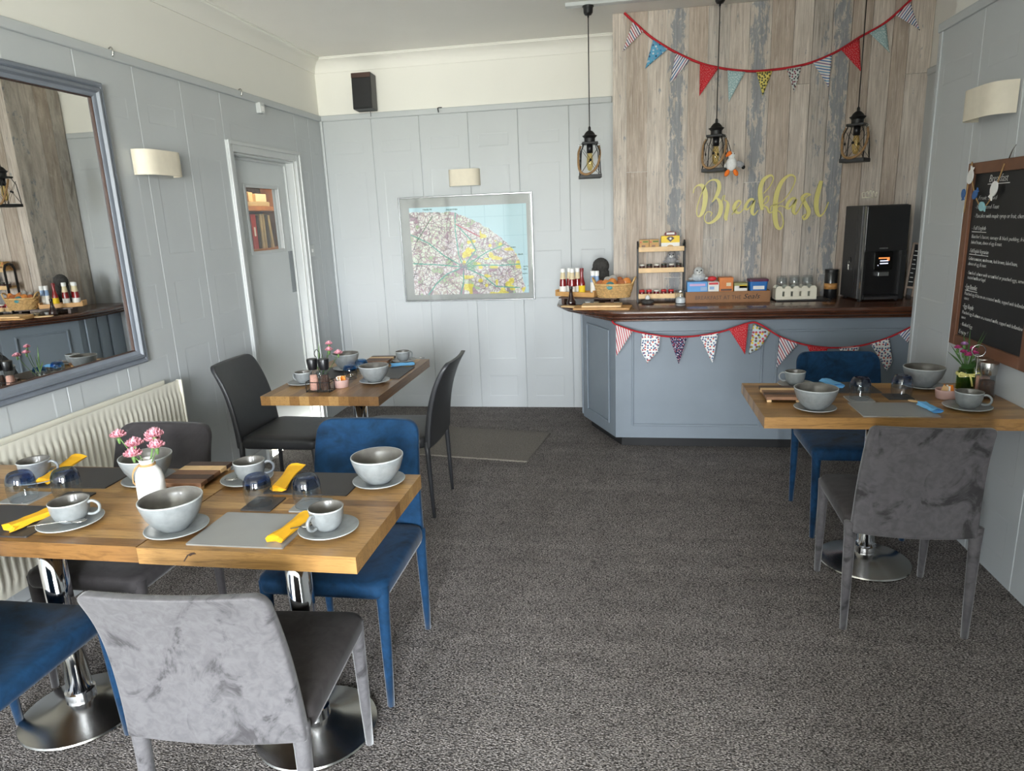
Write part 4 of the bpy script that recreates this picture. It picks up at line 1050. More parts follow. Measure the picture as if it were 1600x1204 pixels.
def flowers(t, base, specs, petal, r=0.017):
    for i, (dx, dy, dz) in enumerate(specs):
        top = Vector((dx, dy, dz)); b0 = Vector(base)
        mid = (top + b0) / 2 + Vector((dx * 0.1, dy * 0.1, 0.004))
        obj('stem', MB().tube(smoothline([tuple(b0), tuple(mid), tuple(top)], 5), 0.0015, 6), 'stem_green', t, smooth=True)
        obj('calyx', MB().lathe([(0, -0.022), (0.003, -0.021), (0.0048, -0.012), (0.006, -0.004), (0, 0)], 10, (dx, dy, dz)), 'stem_green', t, smooth=True)
        obj('flower', bloom((dx, dy, dz + r * 0.35), r * (0.9 + 0.2 * ((i * 37) % 5) / 5), i + int(base[2] * 1000)), petal[i % len(petal)], t, smooth=True)
def leaves(t, pts, mat='leaf_green'):
    for (a, b_, w) in pts:
        A = Vector(a); B = Vector(b_); d_ = (B - A); s_ = d_.cross(Vector((0, 1, 0.3))).normalized() * w; m_ = A + d_ * 0.5 + Vector((0, 0, 0.004)); nrm = d_.cross(s_).normalized() * 0.0006
        vs = [A, m_ + s_, B, m_ - s_]; mb = MB()
        mb.add([tuple(q + nrm) for q in vs] + [tuple(q - nrm) for q in vs], [(0, 1, 2, 3), (7, 6, 5, 4), (0, 4, 5, 1), (1, 5, 6, 2), (2, 6, 7, 3), (3, 7, 4, 0)])
        obj('leaf', mb, mat, t)

# ---- front left tables
F = 'on the front left table'
mat_('placemat', 0.60, -3.575, 0.28, 0.18, 'dark placemat left of the vase in the back row, front left table', 'mat_dark', 0.04, 'placemats')
mat_('placemat', 1.435, -3.575, 0.275, 0.18, 'dark placemat behind the pair of tumblers near the blue chair', 'mat_dark', 0.0, 'placemats')
mat_('placemat', 0.645, -3.91, 0.275, 0.2, 'dark placemat at the front left edge with a yellow napkin', 'mat_dark', 0.02, 'placemats')
mat_('placemat', 1.405, -3.91, 0.275, 0.2, 'light grey placemat at the front right of the front left table', 'mat_light', 0.0, 'placemats')
saucer(0.452, -3.60, 'saucer under the cup nearest the radiator')
cup(0.43, -3.595, 'grey cup nearest the radiator, at the far left', rz=0.25)
napkin(0.505, -3.645, 0.475, -3.452, 'yellow napkin roll standing slanted beside the leftmost tumblers', 'napkin_yellow', 0.02, seed=1, z=TH + 0.005, tilt=0.10)
saucer(0.852, -3.59, 'plate under the bowl behind the white vase', 0.082)
bowl(0.852, -3.59, 'grey bowl behind the white flower vase', 0.081, 0.086)
trivet(1.005, -3.56, 0.05, 'slatted wooden board to the right of the white vase', 0.15, 0.2)
saucer(1.19, -3.565, 'saucer beside the slatted board ' + F, 0.082)
cup(1.20, -3.56, 'grey cup beside the slatted board, back row of the front table', rz=0.35)
spoon(1.135, -3.60, 0.2, 'teaspoon on the saucer beside the slatted board', TH + 0.016, L=0.1)
napkin(1.345, -3.66, 1.32, -3.475, 'yellow napkin roll at the edge of the dark mat near the blue chair', 'napkin_yellow', 0.019, seed=2, tilt=0.06)
saucer(1.637, -3.555, 'plate under the bowl at the back right table corner', 0.082)
bowl(1.637, -3.555, 'grey bowl at the back right corner in front of the blue chair', 0.082, 0.088)
mat_('coaster', 0.535, -3.752, 0.11, 0.095, 'light coaster under the leftmost tumbler', 'mat_light', 0.0, 'coasters')
tumbler(0.548, -3.769, 'leftmost upturned tumbler with dark blue base')
mat_('coaster', 0.695, -3.738, 0.1, 0.08, 'dark coaster under the second tumbler from the left', 'mat_dark', 0.0, 'coasters')
tumbler(0.678, -3.736, 'blue based tumbler left of the white vase')
mat_('coaster', 1.343, -3.742, 0.095, 0.1, 'dark coaster under the tumbler nearest the second cup', 'mat_dark', 0.0, 'coasters')
tumbler(1.333, -3.746, 'blue based tumbler on a dark coaster mid table')
mat_('coaster', 1.493, -3.74, 0.095, 0.1, 'light coaster under the tumbler behind the right front cup', 'mat_light', 0.0, 'coasters')
tumbler(1.487, -3.744, 'blue based tumbler on a light coaster behind the front right cup')
napkin(0.708, -3.985, 0.735, -3.85, 'yellow napkin roll on the dark mat at the left front edge', 'napkin_yellow', 0.02, seed=3, z=TH + 0.0045)
saucer(0.845, -3.915, 'saucer with spoon at the left front of the front table', 0.085)
cup(0.84, -3.905, 'grey cup with handle to the right, left front row', rz=0.3, r=0.053)
spoon(0.905, -3.925, 3.5, 'teaspoon lying across the left front saucer', TH + 0.017, L=0.15, tilt=0.02)
saucer(1.19, -3.93, 'plate under the nearest bowl', 0.083)
bowl(1.18, -3.925, 'nearest grey bowl, in front of the white vase', 0.083, 0.09)
napkin(1.51, -3.985, 1.528, -3.822, 'yellow napkin roll on the light grey placemat', 'napkin_yellow', 0.021, seed=5)
saucer(1.62, -3.90, 'saucer at the right front corner', 0.08)
cup(1.615, -3.895, 'grey cup with handle to the front, right front corner', rz=-1.9, r=0.047)
spoon(1.575, -3.89, 3.9, 'teaspoon on the right front corner saucer', TH + 0.016, L=0.11, tilt=0.03)
vz = thing('flower_vase', 'white milk bottle vase with twine and pink carnations', 'vase', (1.018, -3.79, TH))
obj('bottle', MB().lathe([(0, 0), (0.036, 0), (0.039, 0.005), (0.0395, 0.05), (0.0385, 0.095), (0.034, 0.117), (0.024, 0.133), (0.0185, 0.141), (0.0205, 0.146), (0.021, 0.154), (0.0185, 0.156), (0.016, 0.148), (0.014, 0.12), (0, 0.1)], 36), 'ceramic_white', vz, smooth=True)
tw = MB()
for zz in (0.137, 0.1395, 0.142): tw.tube([(0.0215 * math.cos(q), 0.0215 * math.sin(q), zz) for q in np.linspace(0, 2 * PI, 20)[:-1]], 0.0016, 6, closed=True)
tw.tube(smoothline([(-0.0215, -0.004, 0.14), (-0.036, -0.014, 0.125), (-0.043, -0.016, 0.10), (-0.041, -0.012, 0.075)], 4), 0.0018, 6)
tw.tube(smoothline([(-0.0215, -0.006, 0.139), (-0.032, -0.022, 0.12), (-0.038, -0.022, 0.098), (-0.04, -0.02, 0.084)], 4), 0.0018, 6)
obj('twine', tw, 'twine', vz, smooth=True)
flowers(vz, (0.0, 0.0, 0.12), [(-0.078, 0.0, 0.222), (-0.022, -0.01, 0.2), (0.03, 0.012, 0.222), (0.05, -0.012, 0.196), (-0.024, -0.02, 0.172), (0.015, 0.02, 0.205)], ['petal_pink'], 0.024)

# ---- far left table
mat_('placemat', 0.80, -1.99, 0.2, 0.28, 'grey placemat on the door side of the far table', 'mat_dark', 0.0, 'placemats')
mat_('placemat', 1.13, -1.99, 0.2, 0.28, 'grey placemat on the right side of the far table', 'mat_dark', 0.0, 'placemats')
saucer(0.745, -2.245, 'saucer at the left corner of the far table', 0.075)
cup(0.75, -2.24, 'small grey cup with handle towards the door, far table', rz=2.9, r=0.044, h=0.06)
cd = thing('mill_caddy', 'black wire caddy for salt and pepper mills on the far table', 'caddy', (0.908, -2.385, TH))
cm_ = MB()
for z_ in (0.004, 0.05): cm_.tube([(x, y, z_) for x, y in rrect(-0.065, 0.065, -0.032, 0.032, 0.015, 3)], 0.002, 6, closed=True)
for x_ in (-0.06, 0.0, 0.06):
    for y_ in (-0.032, 0.032): cm_.cyl((x_, y_, 0.0), (x_, y_, 0.05), 0.0018, n=6)
cm_.tube(smoothline([(0, 0.0, 0.002), (0, 0, 0.15), (-0.014, 0, 0.185), (0, 0, 0.21), (0.016, 0, 0.185), (0.002, 0, 0.15)], 5), 0.002, 6)
cm_.tube([(-0.06, 0, 0.003), (0.06, 0, 0.003)], 0.002, 6)
obj('wire', cm_, 'black_metal', cd, smooth=True)
def mill(x, y, label, fill, top='black_plastic', z=TH + 0.006, h=0.158, r=0.026, neck=0.019, clear='clear_glass'):
    t = thing('spice_mill', label, 'mill', (x, y, z), 0, 'salt and pepper mills')
    obj('jar', MB().lathe([(0, 0), (r, 0), (r + 0.001, 0.004), (neck + 0.002, h * 0.5), (neck, h * 0.66), (neck, h * 0.7)], 24), clear, t, smooth=True)
    obj('contents', MB().lathe([(0, 0.003), (r - 0.003, 0.003), (neck - 0.001, h * 0.48), (0, h * 0.5)], 20), fill, t, smooth=True)
    lid_ = obj('grinder', MB().lathe([(0, h * 0.66), (neck + 0.002, h * 0.66), (neck + 0.004, h * 0.72), (neck + 0.008, h * 0.97), (neck + 0.006, h), (0, h)], 28), top, t); sharp(lid_, 0.7)
    return t
mill(0.878, -2.385, 'salt mill with pink salt in the wire caddy', 'salt_pink')
mill(0.938, -2.385, 'pepper mill with dark pepper in the wire caddy', 'pepper')
v2_ = thing('bud_vase', 'small glass vase with pink flowers on the far table', 'vase', (0.84, -2.23, TH))
obj('jar', MB().lathe([(0, 0), (0.022, 0), (0.025, 0.008), (0.025, 0.045), (0.017, 0.06), (0.018, 0.07), (0.0165, 0.07), (0.0155, 0.06), (0.022, 0.044), (0.022, 0.01), (0, 0.006)], 24), 'clear_glass', v2_, smooth=True)
flowers(v2_, (0, 0, 0.02), [(0.06, 0.01, 0.205), (0.062, 0.0, 0.175), (0.115, -0.01, 0.16)], ['petal_pink'], 0.02)
leaves(v2_, [((0, 0, 0.06), (0.0, 0.02, 0.215), 0.005), ((0, 0, 0.06), (-0.035, 0.0, 0.13), 0.005), ((0, 0, 0.05), (0.02, 0.01, 0.16), 0.004)], 'stem_green')
bowl(0.845, -1.90, 'dark shaded grey bowl on the door side of the far table', 0.075, 0.09)
saucer(0.845, -1.90, 'plate under the bowl on the door side of the far table', 0.075)
ramekin(0.982, -2.30, 'pink ramekin of sachets on the far table')
tumbler(0.955, -2.114, 'front upturned tumbler with sky blue base, far table', 'sky_glass', z=TH, r=0.038, h=0.075)
tumbler(0.965, -1.974, 'rear upturned tumbler with sky blue base, far table', 'sky_glass', z=TH, r=0.038, h=0.075)
saucer(1.125, -2.205, 'plate under the bowl at the right front of the far table', 0.078)
bowl(1.125, -2.205, 'grey bowl at the right front of the far table', 0.077, 0.085)
trivet(0.975, -1.715, 0.03, 'slatted wooden board at the back of the far table', 0.145, 0.17)
saucer(1.115, -1.69, 'saucer at the back right of the far table', 0.07)
cup(1.11, -1.69, 'grey cup at the back right of the far table', rz=0.8, r=0.042, h=0.058)
spoon(1.15, -1.70, 0.3, 'teaspoon on the back right saucer of the far table', TH + 0.015, L=0.09)
napkin(1.085, -1.845, 1.205, -1.795, 'light blue napkin folded on the far table placemat', 'napkin_blue', 0.017, seed=8)

# ---- right table
mat_('placemat', 3.36, -2.315, 0.28, 0.19, 'dark placemat before the blue chair on the right table', 'mat_dark', 0.0, 'placemats')
mat_('placemat', 3.45, -2.675, 0.275, 0.2, 'grey placemat on the front edge of the right table', 'mat_light', 0.0, 'placemats')
saucer(3.175, -2.285, 'saucer at the back left of the right table', 0.08)
cup(3.17, -2.28, 'grey cup with handle to the left, back of the right table', rz=PI - 0.2, r=0.045)
trivet(3.065, -2.475, -0.02, 'slatted wooden board at the left end of the right table', 0.145, 0.2)
saucer(3.158, -2.68, 'plate under the bowl at the left front of the right table', 0.08)
bowl(3.158, -2.68, 'grey bowl at the left front of the right table', 0.083, 0.088)
napkin(3.345, -2.335, 3.322, -2.215, 'light blue napkin roll beside the back cup, right table', 'napkin_blue', 0.021, seed=9)
mat_('coaster', 3.375, -2.515, 0.1, 0.095, 'light coaster under the left tumbler of the right table', 'mat_light', 0.0, 'coasters')
tumbler(3.376, -2.514, 'left of two dark blue based tumblers on the right table')
mat_('coaster', 3.54, -2.475, 0.1, 0.095, 'dark coaster under the right tumbler of the right table', 'mat_dark', 0.0, 'coasters')
tumbler(3.553, -2.474, 'right of two dark blue based tumblers on the right table')
saucer(3.70, -2.305, 'plate under the large bowl at the back of the right table', 0.082)
bowl(3.70, -2.305, 'grey bowl at the back of the right table by the wall', 0.083, 0.088)
napkin(3.575, -2.625, 3.595, -2.728, 'light blue twisted napkin on the front placemat, right table', 'napkin_blue', 0.018, seed=11)
spoon(3.545, -2.575, 5.3, 'pale spoon bowl poking out of the blue napkin', TH + 0.012, 'wood_pale', L=0.06)
ramekin(3.718, -2.49, 'pink ramekin of sachets on the right table')
saucer(3.73, -2.65, 'saucer at the right front of the right table', 0.085)
cup(3.735, -2.645, 'grey cup with handle to the right, right table front', rz=-0.6, r=0.05)
v3 = thing('posy_jar', 'green glass jar with yellow ribbon and magenta flowers', 'vase', (3.845, -2.36, TH))
obj('jar', MB().lathe([(0, 0), (0.031, 0), (0.034, 0.006), (0.034, 0.07), (0.029, 0.085), (0.028, 0.1), (0.026, 0.1), (0.027, 0.083), (0.031, 0.068), (0.031, 0.009), (0, 0.006)], 28), 'green_glass', v3, smooth=True)
obj('stems', MB().tube([(0.004, 0, 0.01), (0, 0, 0.1)], [0.018, 0.022], 9), 'leaf_green', v3, smooth=True)
rb_ = MB().tube([(0.0345 * math.cos(q), 0.0345 * math.sin(q), 0.075) for q in np.linspace(0, 2 * PI, 24)[:-1]], 0.0045, 6, closed=True, flat=1.6)
rb_.tube(smoothline([(-0.006, -0.037, 0.075), (-0.04, -0.045, 0.09), (-0.045, -0.043, 0.072), (-0.006, -0.038, 0.072)], 4), 0.003, 6).tube(smoothline([(0.004, -0.037, 0.075), (0.03, -0.046, 0.088), (0.034, -0.044, 0.07), (0.004, -0.038, 0.072)], 4), 0.003, 6).tube([(0, -0.038, 0.074), (0.006, -0.04, 0.05), (0.012, -0.038, 0.028)], 0.0035, 6)
obj('ribbon', rb_, 'ribbon_yellow', v3, smooth=True)
flowers(v3, (0, 0, 0.08), [(-0.03, -0.02, 0.17), (-0.012, -0.025, 0.158), (0.012, -0.02, 0.165), (-0.02, 0.0, 0.2), (0.02, 0.01, 0.178), (-0.045, 0.0, 0.185)], ['petal_magenta', 'petal_magenta', 'petal_magenta', 'petal_lilac'], 0.015)
leaves(v3, [((0, 0, 0.09), (-0.085, 0.0, 0.175), 0.004), ((0, 0, 0.09), (-0.07, 0.01, 0.2), 0.004), ((0, 0, 0.1), (-0.03, 0, 0.255), 0.004), ((0, 0, 0.1), (0.0, 0.01, 0.27), 0.004), ((0, 0, 0.1), (0.05, 0.0, 0.26), 0.003), ((0, 0, 0.1), (0.065, 0.01, 0.25), 0.003), ((0, 0, 0.085), (-0.03, -0.02, 0.125), 0.014), ((0, 0, 0.085), (0.03, -0.02, 0.125), 0.014), ((0, 0, 0.085), (0.045, 0.01, 0.14), 0.012), ((0, 0, 0.085), (0.0, -0.03, 0.13), 0.014)])
mill(3.875, -2.475, 'steel topped glass mill in front, right table', 'pepper', 'steel', z=TH + 0.0, h=0.15, r=0.031, neck=0.027)
mill(3.893, -2.40, 'steel topped glass mill behind, by the wall', 'salt_pink', 'steel', z=TH + 0.0, h=0.15, r=0.031, neck=0.027)
rg = MB().tube([(0.0, 0.024 * math.cos(q), 0.19 + 0.024 * math.sin(q)) for q in np.linspace(0, 2 * PI, 24)[:-1]], 0.0022, 6, closed=True).cyl((0, 0, 0.0), (0, 0, 0.168), 0.0022, n=6)
tag(obj('mill_stand', rg, 'steel', None, (3.846, -2.44, TH), (0, 0, 1.2), smooth=True), 'thin steel stand with a ring top between the two steel mills', 'stand')
# ------------------------------------------------------------------ pendant lanterns
bat = tag(obj('ceiling_batten', MB().box(2.04, 3.95, -0.885, -0.83, ZC - 0.022, ZC), 'white_gloss', bev=0.003), 'long white batten on the ceiling carrying the lanterns', 'batten')
def lantern(label, x, y, z, rz, rope_rz=0.0):
    t = thing('pendant_lantern', label, 'lantern', (x, y, z), rz, 'black lantern pendants')
    top = ZC - 0.022 - z
    obj('ceiling_cup', MB().lathe([(0, 0), (0.034, 0), (0.036, -0.006), (0.03, -0.012), (0.028, -0.04), (0.02, -0.052), (0.006, -0.056), (0.005, -0.066), (0, -0.066)], 24, (0, 0, top)), 'black_plastic', t, smooth=True)
    obj('cord', MB().cyl((0, 0, 0.3), (0, 0, top - 0.06), 0.0032, n=8), 'black_plastic', t, smooth=True)
    fr_ = MB(); a = 0.064
    for (x0, x1, y0, y1) in ((-a - 0.006, a + 0.006, -a - 0.006, -a + 0.006), (-a - 0.006, a + 0.006, a - 0.006, a + 0.006), (-a - 0.006, -a + 0.006, -a + 0.006, a - 0.006), (a - 0.006, a + 0.006, -a + 0.006, a - 0.006)):
        fr_.box(x0, x1, y0, y1, 0, 0.022)
    fr_.box(-a, a, -a, a, 0.0, 0.004)
    obj('base', fr_, 'black_metal', t, bev=0.002)
    for sx in (-1, 1):
        for sy in (-1, 1):
            obj('post', MB().tube([(sx * 0.064, sy * 0.064, 0.015), (sx * 0.06, sy * 0.06, 0.1), (sx * 0.056, sy * 0.056, 0.165), (sx * 0.044, sy * 0.044, 0.192), (sx * 0.040, sy * 0.040, 0.212)], 0.0032, 6), 'black_metal', t, smooth=True)
    obj('shoulder', MB().box(-0.05, 0.05, -0.05, 0.05, 0.207, 0.221), 'black_metal', t, bev=0.003)
    c_ = obj('cap', MB().lathe([(0, 0.22), (0.034, 0.22), (0.034, 0.245), (0.045, 0.256), (0.047, 0.26), (0.036, 0.264), (0.03, 0.275), (0.02, 0.286), (0.0085, 0.292), (0.008, 0.31), (0.004, 0.316), (0, 0.316)], 28), 'black_metal', t); sharp(c_, 0.6)
    obj('socket', MB().cyl((0, 0, 0.155), (0, 0, 0.21), 0.02, n=20), 'black_plastic', t, smooth=True)
    bl = obj('bulb', MB().lathe([(0, 0.045), (0.012, 0.05), (0.02, 0.07), (0.022, 0.095), (0.019, 0.13), (0.014, 0.155)], 20), 'amber_glass', t, smooth=True)
    obj('filament', MB().tube(smoothline([(-0.005, 0, 0.15), (-0.007, 0, 0.075), (0, 0, 0.066), (0.007, 0, 0.075), (0.005, 0, 0.15)], 4), 0.0018, 6), 'label_cream', bl)
    for k in range(4):
        q = k * PI / 2; cs, sn = math.cos(q), math.sin(q)
        def rt(px, pz): d_ = 0.0625 - 0.00004 * pz; return (px * cs + d_ * sn, px * sn - d_ * cs, pz)
        w_ = MB()
        w_.cyl(rt(-0.06, 0.03), rt(0.052, 0.185), 0.0012, n=5).cyl(rt(0.06, 0.03), rt(-0.052, 0.185), 0.0012, n=5)
        w_.cyl((0.059 * sn, -0.059 * cs, 0.11), (0.066 * sn, -0.066 * cs, 0.11), 0.008, n=10)
        obj('cross_wire', w_, 'black_metal', t, smooth=True)
    for s_ in (-1, 1):
        obj('ring', MB().tube([(s_ * 0.058 + 0.009 * math.cos(q), 0, 0.203 + 0.009 * math.sin(q)) for q in np.linspace(0, 2 * PI, 15)[:-1]], 0.0013, 5, closed=True), 'steel', t, smooth=True)
    rp = smoothline([(-0.058, 0, 0.196), (-0.074, -0.03, 0.15), (-0.074, -0.074, 0.06), (-0.045, -0.082, 0.024), (0.0, -0.084, 0.03), (0.04, -0.08, 0.07), (0.06, -0.05, 0.14), (0.058, 0, 0.196)], 6)
    Rz = Matrix.Rotation(rope_rz, 4, 'Z')
    obj('rope', MB().tube([tuple(Rz @ Vector(p)) for p in rp], 0.0075, 8), 'rope', t, smooth=True)
    return t
lantern('black lantern pendant hanging left, in front of the grey wall', 2.178, -0.86, 1.775, 0.12)
lantern('black lantern pendant in the middle with the seagull toy', 2.957, -0.86, 1.775, -0.35, 0.2)
lantern('black lantern pendant on the right above the coffee machine', 3.772, -0.86, 1.792, -0.55, 0.3)
# seagull toy
gl = thing('seagull_toy', 'small plush seagull with orange feet hanging on the middle lantern', 'toy', (3.045, -0.92, 1.79))
obj('body', MB().ell((0, 0, 0.025), 0.033, 0.03, 0.042), 'plush_white', gl, smooth=True)
obj('head', MB().ell((-0.002, -0.006, 0.075), 0.02, 0.02, 0.022), 'plush_white', gl, smooth=True)
obj('beak', MB().lathe([(0, -0.03), (0.008, -0.02), (0.014, 0.0), (0.012, 0.012), (0, 0.016)], 12, (0, 0, 0), Matrix.Translation((-0.016, -0.016, 0.086)) @ Matrix.Rotation(0.9, 4, 'Y') @ Matrix.Rotation(0.4, 4, 'X')), 'plush_orange', gl, smooth=True)
obj('eye', MB().ell((0.012, -0.02, 0.084), 0.003, 0.003, 0.003, 8, 6).ell((-0.002, -0.026, 0.086), 0.003, 0.003, 0.003, 8, 6), 'eye_black', gl, smooth=True)
for x0, x1 in ((0.03, 0.075), (-0.026, -0.04)):
    obj('wing', MB().ell(((x0 + x1) / 2, 0.012, 0.022), abs(x1 - x0) * 0.62, 0.009, 0.019, mat=Matrix.Translation(((x0 + x1) / 2, 0, 0.02)) @ Matrix.Rotation(0.5, 4, 'Y') @ Matrix.Translation((-(x0 + x1) / 2, 0, -0.02))), 'plush_grey' if x0 > 0 else 'plush_white', gl, smooth=True)
obj('wing_tip', MB().ell((0.073, 0.012, 0.004), 0.012, 0.009, 0.012), 'eye_black', gl, smooth=True)
for s_, dx in ((-1, -0.022), (1, 0.022)):
    obj('foot', MB().ell((dx, -0.012, -0.028), 0.014, 0.011, 0.022, mat=Matrix.Translation((dx, 0, -0.02)) @ Matrix.Rotation(-s_ * 0.5, 4, 'Y') @ Matrix.Translation((-dx, 0, 0.02))), 'plush_orange', gl, smooth=True)
obj('loop', MB().tube(smoothline([(-0.005, 0, 0.095), (-0.01, 0.03, 0.13), (-0.03, 0.05, 0.19)], 5), 0.0025, 6), 'black_plastic', gl, smooth=True)

# ------------------------------------------------------------------ bunting
def bunting(label, y, string, flags, sw=0.008, group=None):
    t = thing('bunting', label, 'bunting', (string[0][0], y, string[0][1]), 0, group)
    ox, oz = string[0]
    pts = smoothline([(x - ox, 0, z - oz) for x, z in string], 5)
    obj('tape', MB().tube(pts, sw, 6, flat=1.0), 'red_fabric', t, smooth=True)
    for k, (mat_n, poly) in enumerate(flags):
        c = (sum(p[0] for p in poly) / len(poly), sum(p[1] for p in poly) / len(poly)); n_ = len(poly)
        # a gently curled cloth: fan of sub-divided rows
        a, b_ = poly[0], poly[1]; rest = poly[2:]
        vs = []; rows = 6; cols = 6
        def side(pl, s_):
            tot = [0]
            for p, q in zip(pl, pl[1:]): tot.append(tot[-1] + math.hypot(q[0] - p[0], q[1] - p[1]))
            d_ = s_ * tot[-1]
            for i_ in range(len(pl) - 1):
                if d_ <= tot[i_ + 1] + 1e-9:
                    f_ = (d_ - tot[i_]) / max(1e-9, tot[i_ + 1] - tot[i_]); return (pl[i_][0] + (pl[i_ + 1][0] - pl[i_][0]) * f_, pl[i_][1] + (pl[i_ + 1][1] - pl[i_][1]) * f_)
            return pl[-1]
        tip_i = min(range(len(rest)), key=lambda i_: rest[i_][1])
        tip = rest[tip_i]; right = [b_] + rest[:tip_i + 1]; left = [a] + rest[tip_i + 1:][::-1] + [tip]
        mb = MB(); ph = k * 1.7
        for j in range(rows + 1):
            s_ = j / rows; L_ = side(left, s_); R_ = side(right, s_)
            for i in range(cols + 1):
                u = i / cols; x = L_[0] + (R_[0] - L_[0]) * u; z = L_[1] + (R_[1] - L_[1]) * u
                dy = 0.006 * math.sin(u * 5 + ph) * s_ - 0.004
                mb.v.append((x - c[0], dy, z - c[1]))
        for j in range(rows):
            for i in range(cols):
                q = j * (cols + 1) + i; mb.f.append((q, q + cols + 1, q + cols + 2, q + 1))
        obj('flag', mb, mat_n, t, (c[0] - ox, 0, c[1] - oz), solid=0.0012, smooth=True)
    return t
bunting('red taped bunting strung high across the plank wall', -0.572,
    [(2.396, 2.80), (2.48, 2.721), (2.579, 2.635), (2.724, 2.542), (2.876, 2.468), (2.997, 2.431), (3.101, 2.409), (3.22, 2.395), (3.336, 2.396), (3.451, 2.404), (3.565, 2.424), (3.703, 2.474), (3.831, 2.546), (3.97, 2.616), (4.096, 2.722), (4.135, 2.765)],
    [('cloth_stripe', [(2.45, 2.744), (2.526, 2.689), (2.385, 2.571)]), ('cloth_blue', [(2.579, 2.628), (2.679, 2.571), (2.53, 2.459)]), ('cloth_stripe_navy', [(2.724, 2.539), (2.816, 2.492), (2.689, 2.354)]), ('cloth_red_dot', [(2.876, 2.468), (2.997, 2.434), (2.877, 2.269)]), ('cloth_aqua', [(3.049, 2.416), (3.161, 2.398), (3.063, 2.22)]), ('cloth_yellow', [(3.227, 2.389), (3.325, 2.389), (3.273, 2.246)]), ('cloth_owl', [(3.409, 2.396), (3.502, 2.405), (3.463, 2.252)]), ('cloth_stripe_cross', [(3.565, 2.422), (3.677, 2.460), (3.667, 2.271)]), ('cloth_red_dot', [(3.724, 2.486), (3.831, 2.539), (3.852, 2.352)]), ('cloth_aqua', [(3.885, 2.566), (3.977, 2.612), (4.011, 2.447)]), ('cloth_stripe_navy', [(4.021, 2.659), (4.103, 2.721), (4.172, 2.56)])], group='strings of bunting')
bunting('red taped bunting hung along the front of the counter', -1.087,
    [(2.317, 0.882), (2.346, 0.857), (2.471, 0.812), (2.633, 0.78), (2.792, 0.774), (2.977, 0.798), (3.157, 0.855), (3.227, 0.846), (3.355, 0.764), (3.495, 0.716), (3.646, 0.695), (3.807, 0.704), (3.963, 0.75), (4.112, 0.826)],
    [('cloth_stripe_red', [(2.343, 0.855), (2.449, 0.813), (2.345, 0.653)]), ('cloth_white', [(2.508, 0.798), (2.621, 0.782), (2.612, 0.682), (2.543, 0.606), (2.498, 0.686)]), ('cloth_navy', [(2.679, 0.775), (2.789, 0.774), (2.74, 0.597)]), ('cloth_white', [(2.863, 0.782), (2.977, 0.798), (2.947, 0.604)]), ('cloth_red_dot', [(3.044, 0.815), (3.157, 0.855), (3.144, 0.659)]), ('cloth_multi', [(3.186, 0.85), (3.288, 0.80), (3.234, 0.692), (3.168, 0.659)]), ('cloth_stripe', [(3.345, 0.768), (3.461, 0.726), (3.335, 0.568)]), ('cloth_red_dot', [(3.51, 0.711), (3.633, 0.696), (3.588, 0.54)]), ('cloth_white', [(3.694, 0.697), (3.814, 0.705), (3.779, 0.54)]), ('cloth_white', [(3.873, 0.72), (3.976, 0.755), (4.012, 0.597), (3.979, 0.546), (3.933, 0.627)]), ('cloth_stripe_navy', [(4.026, 0.78), (4.094, 0.816), (4.097, 0.709)])], sw=0.006, group='strings of bunting')

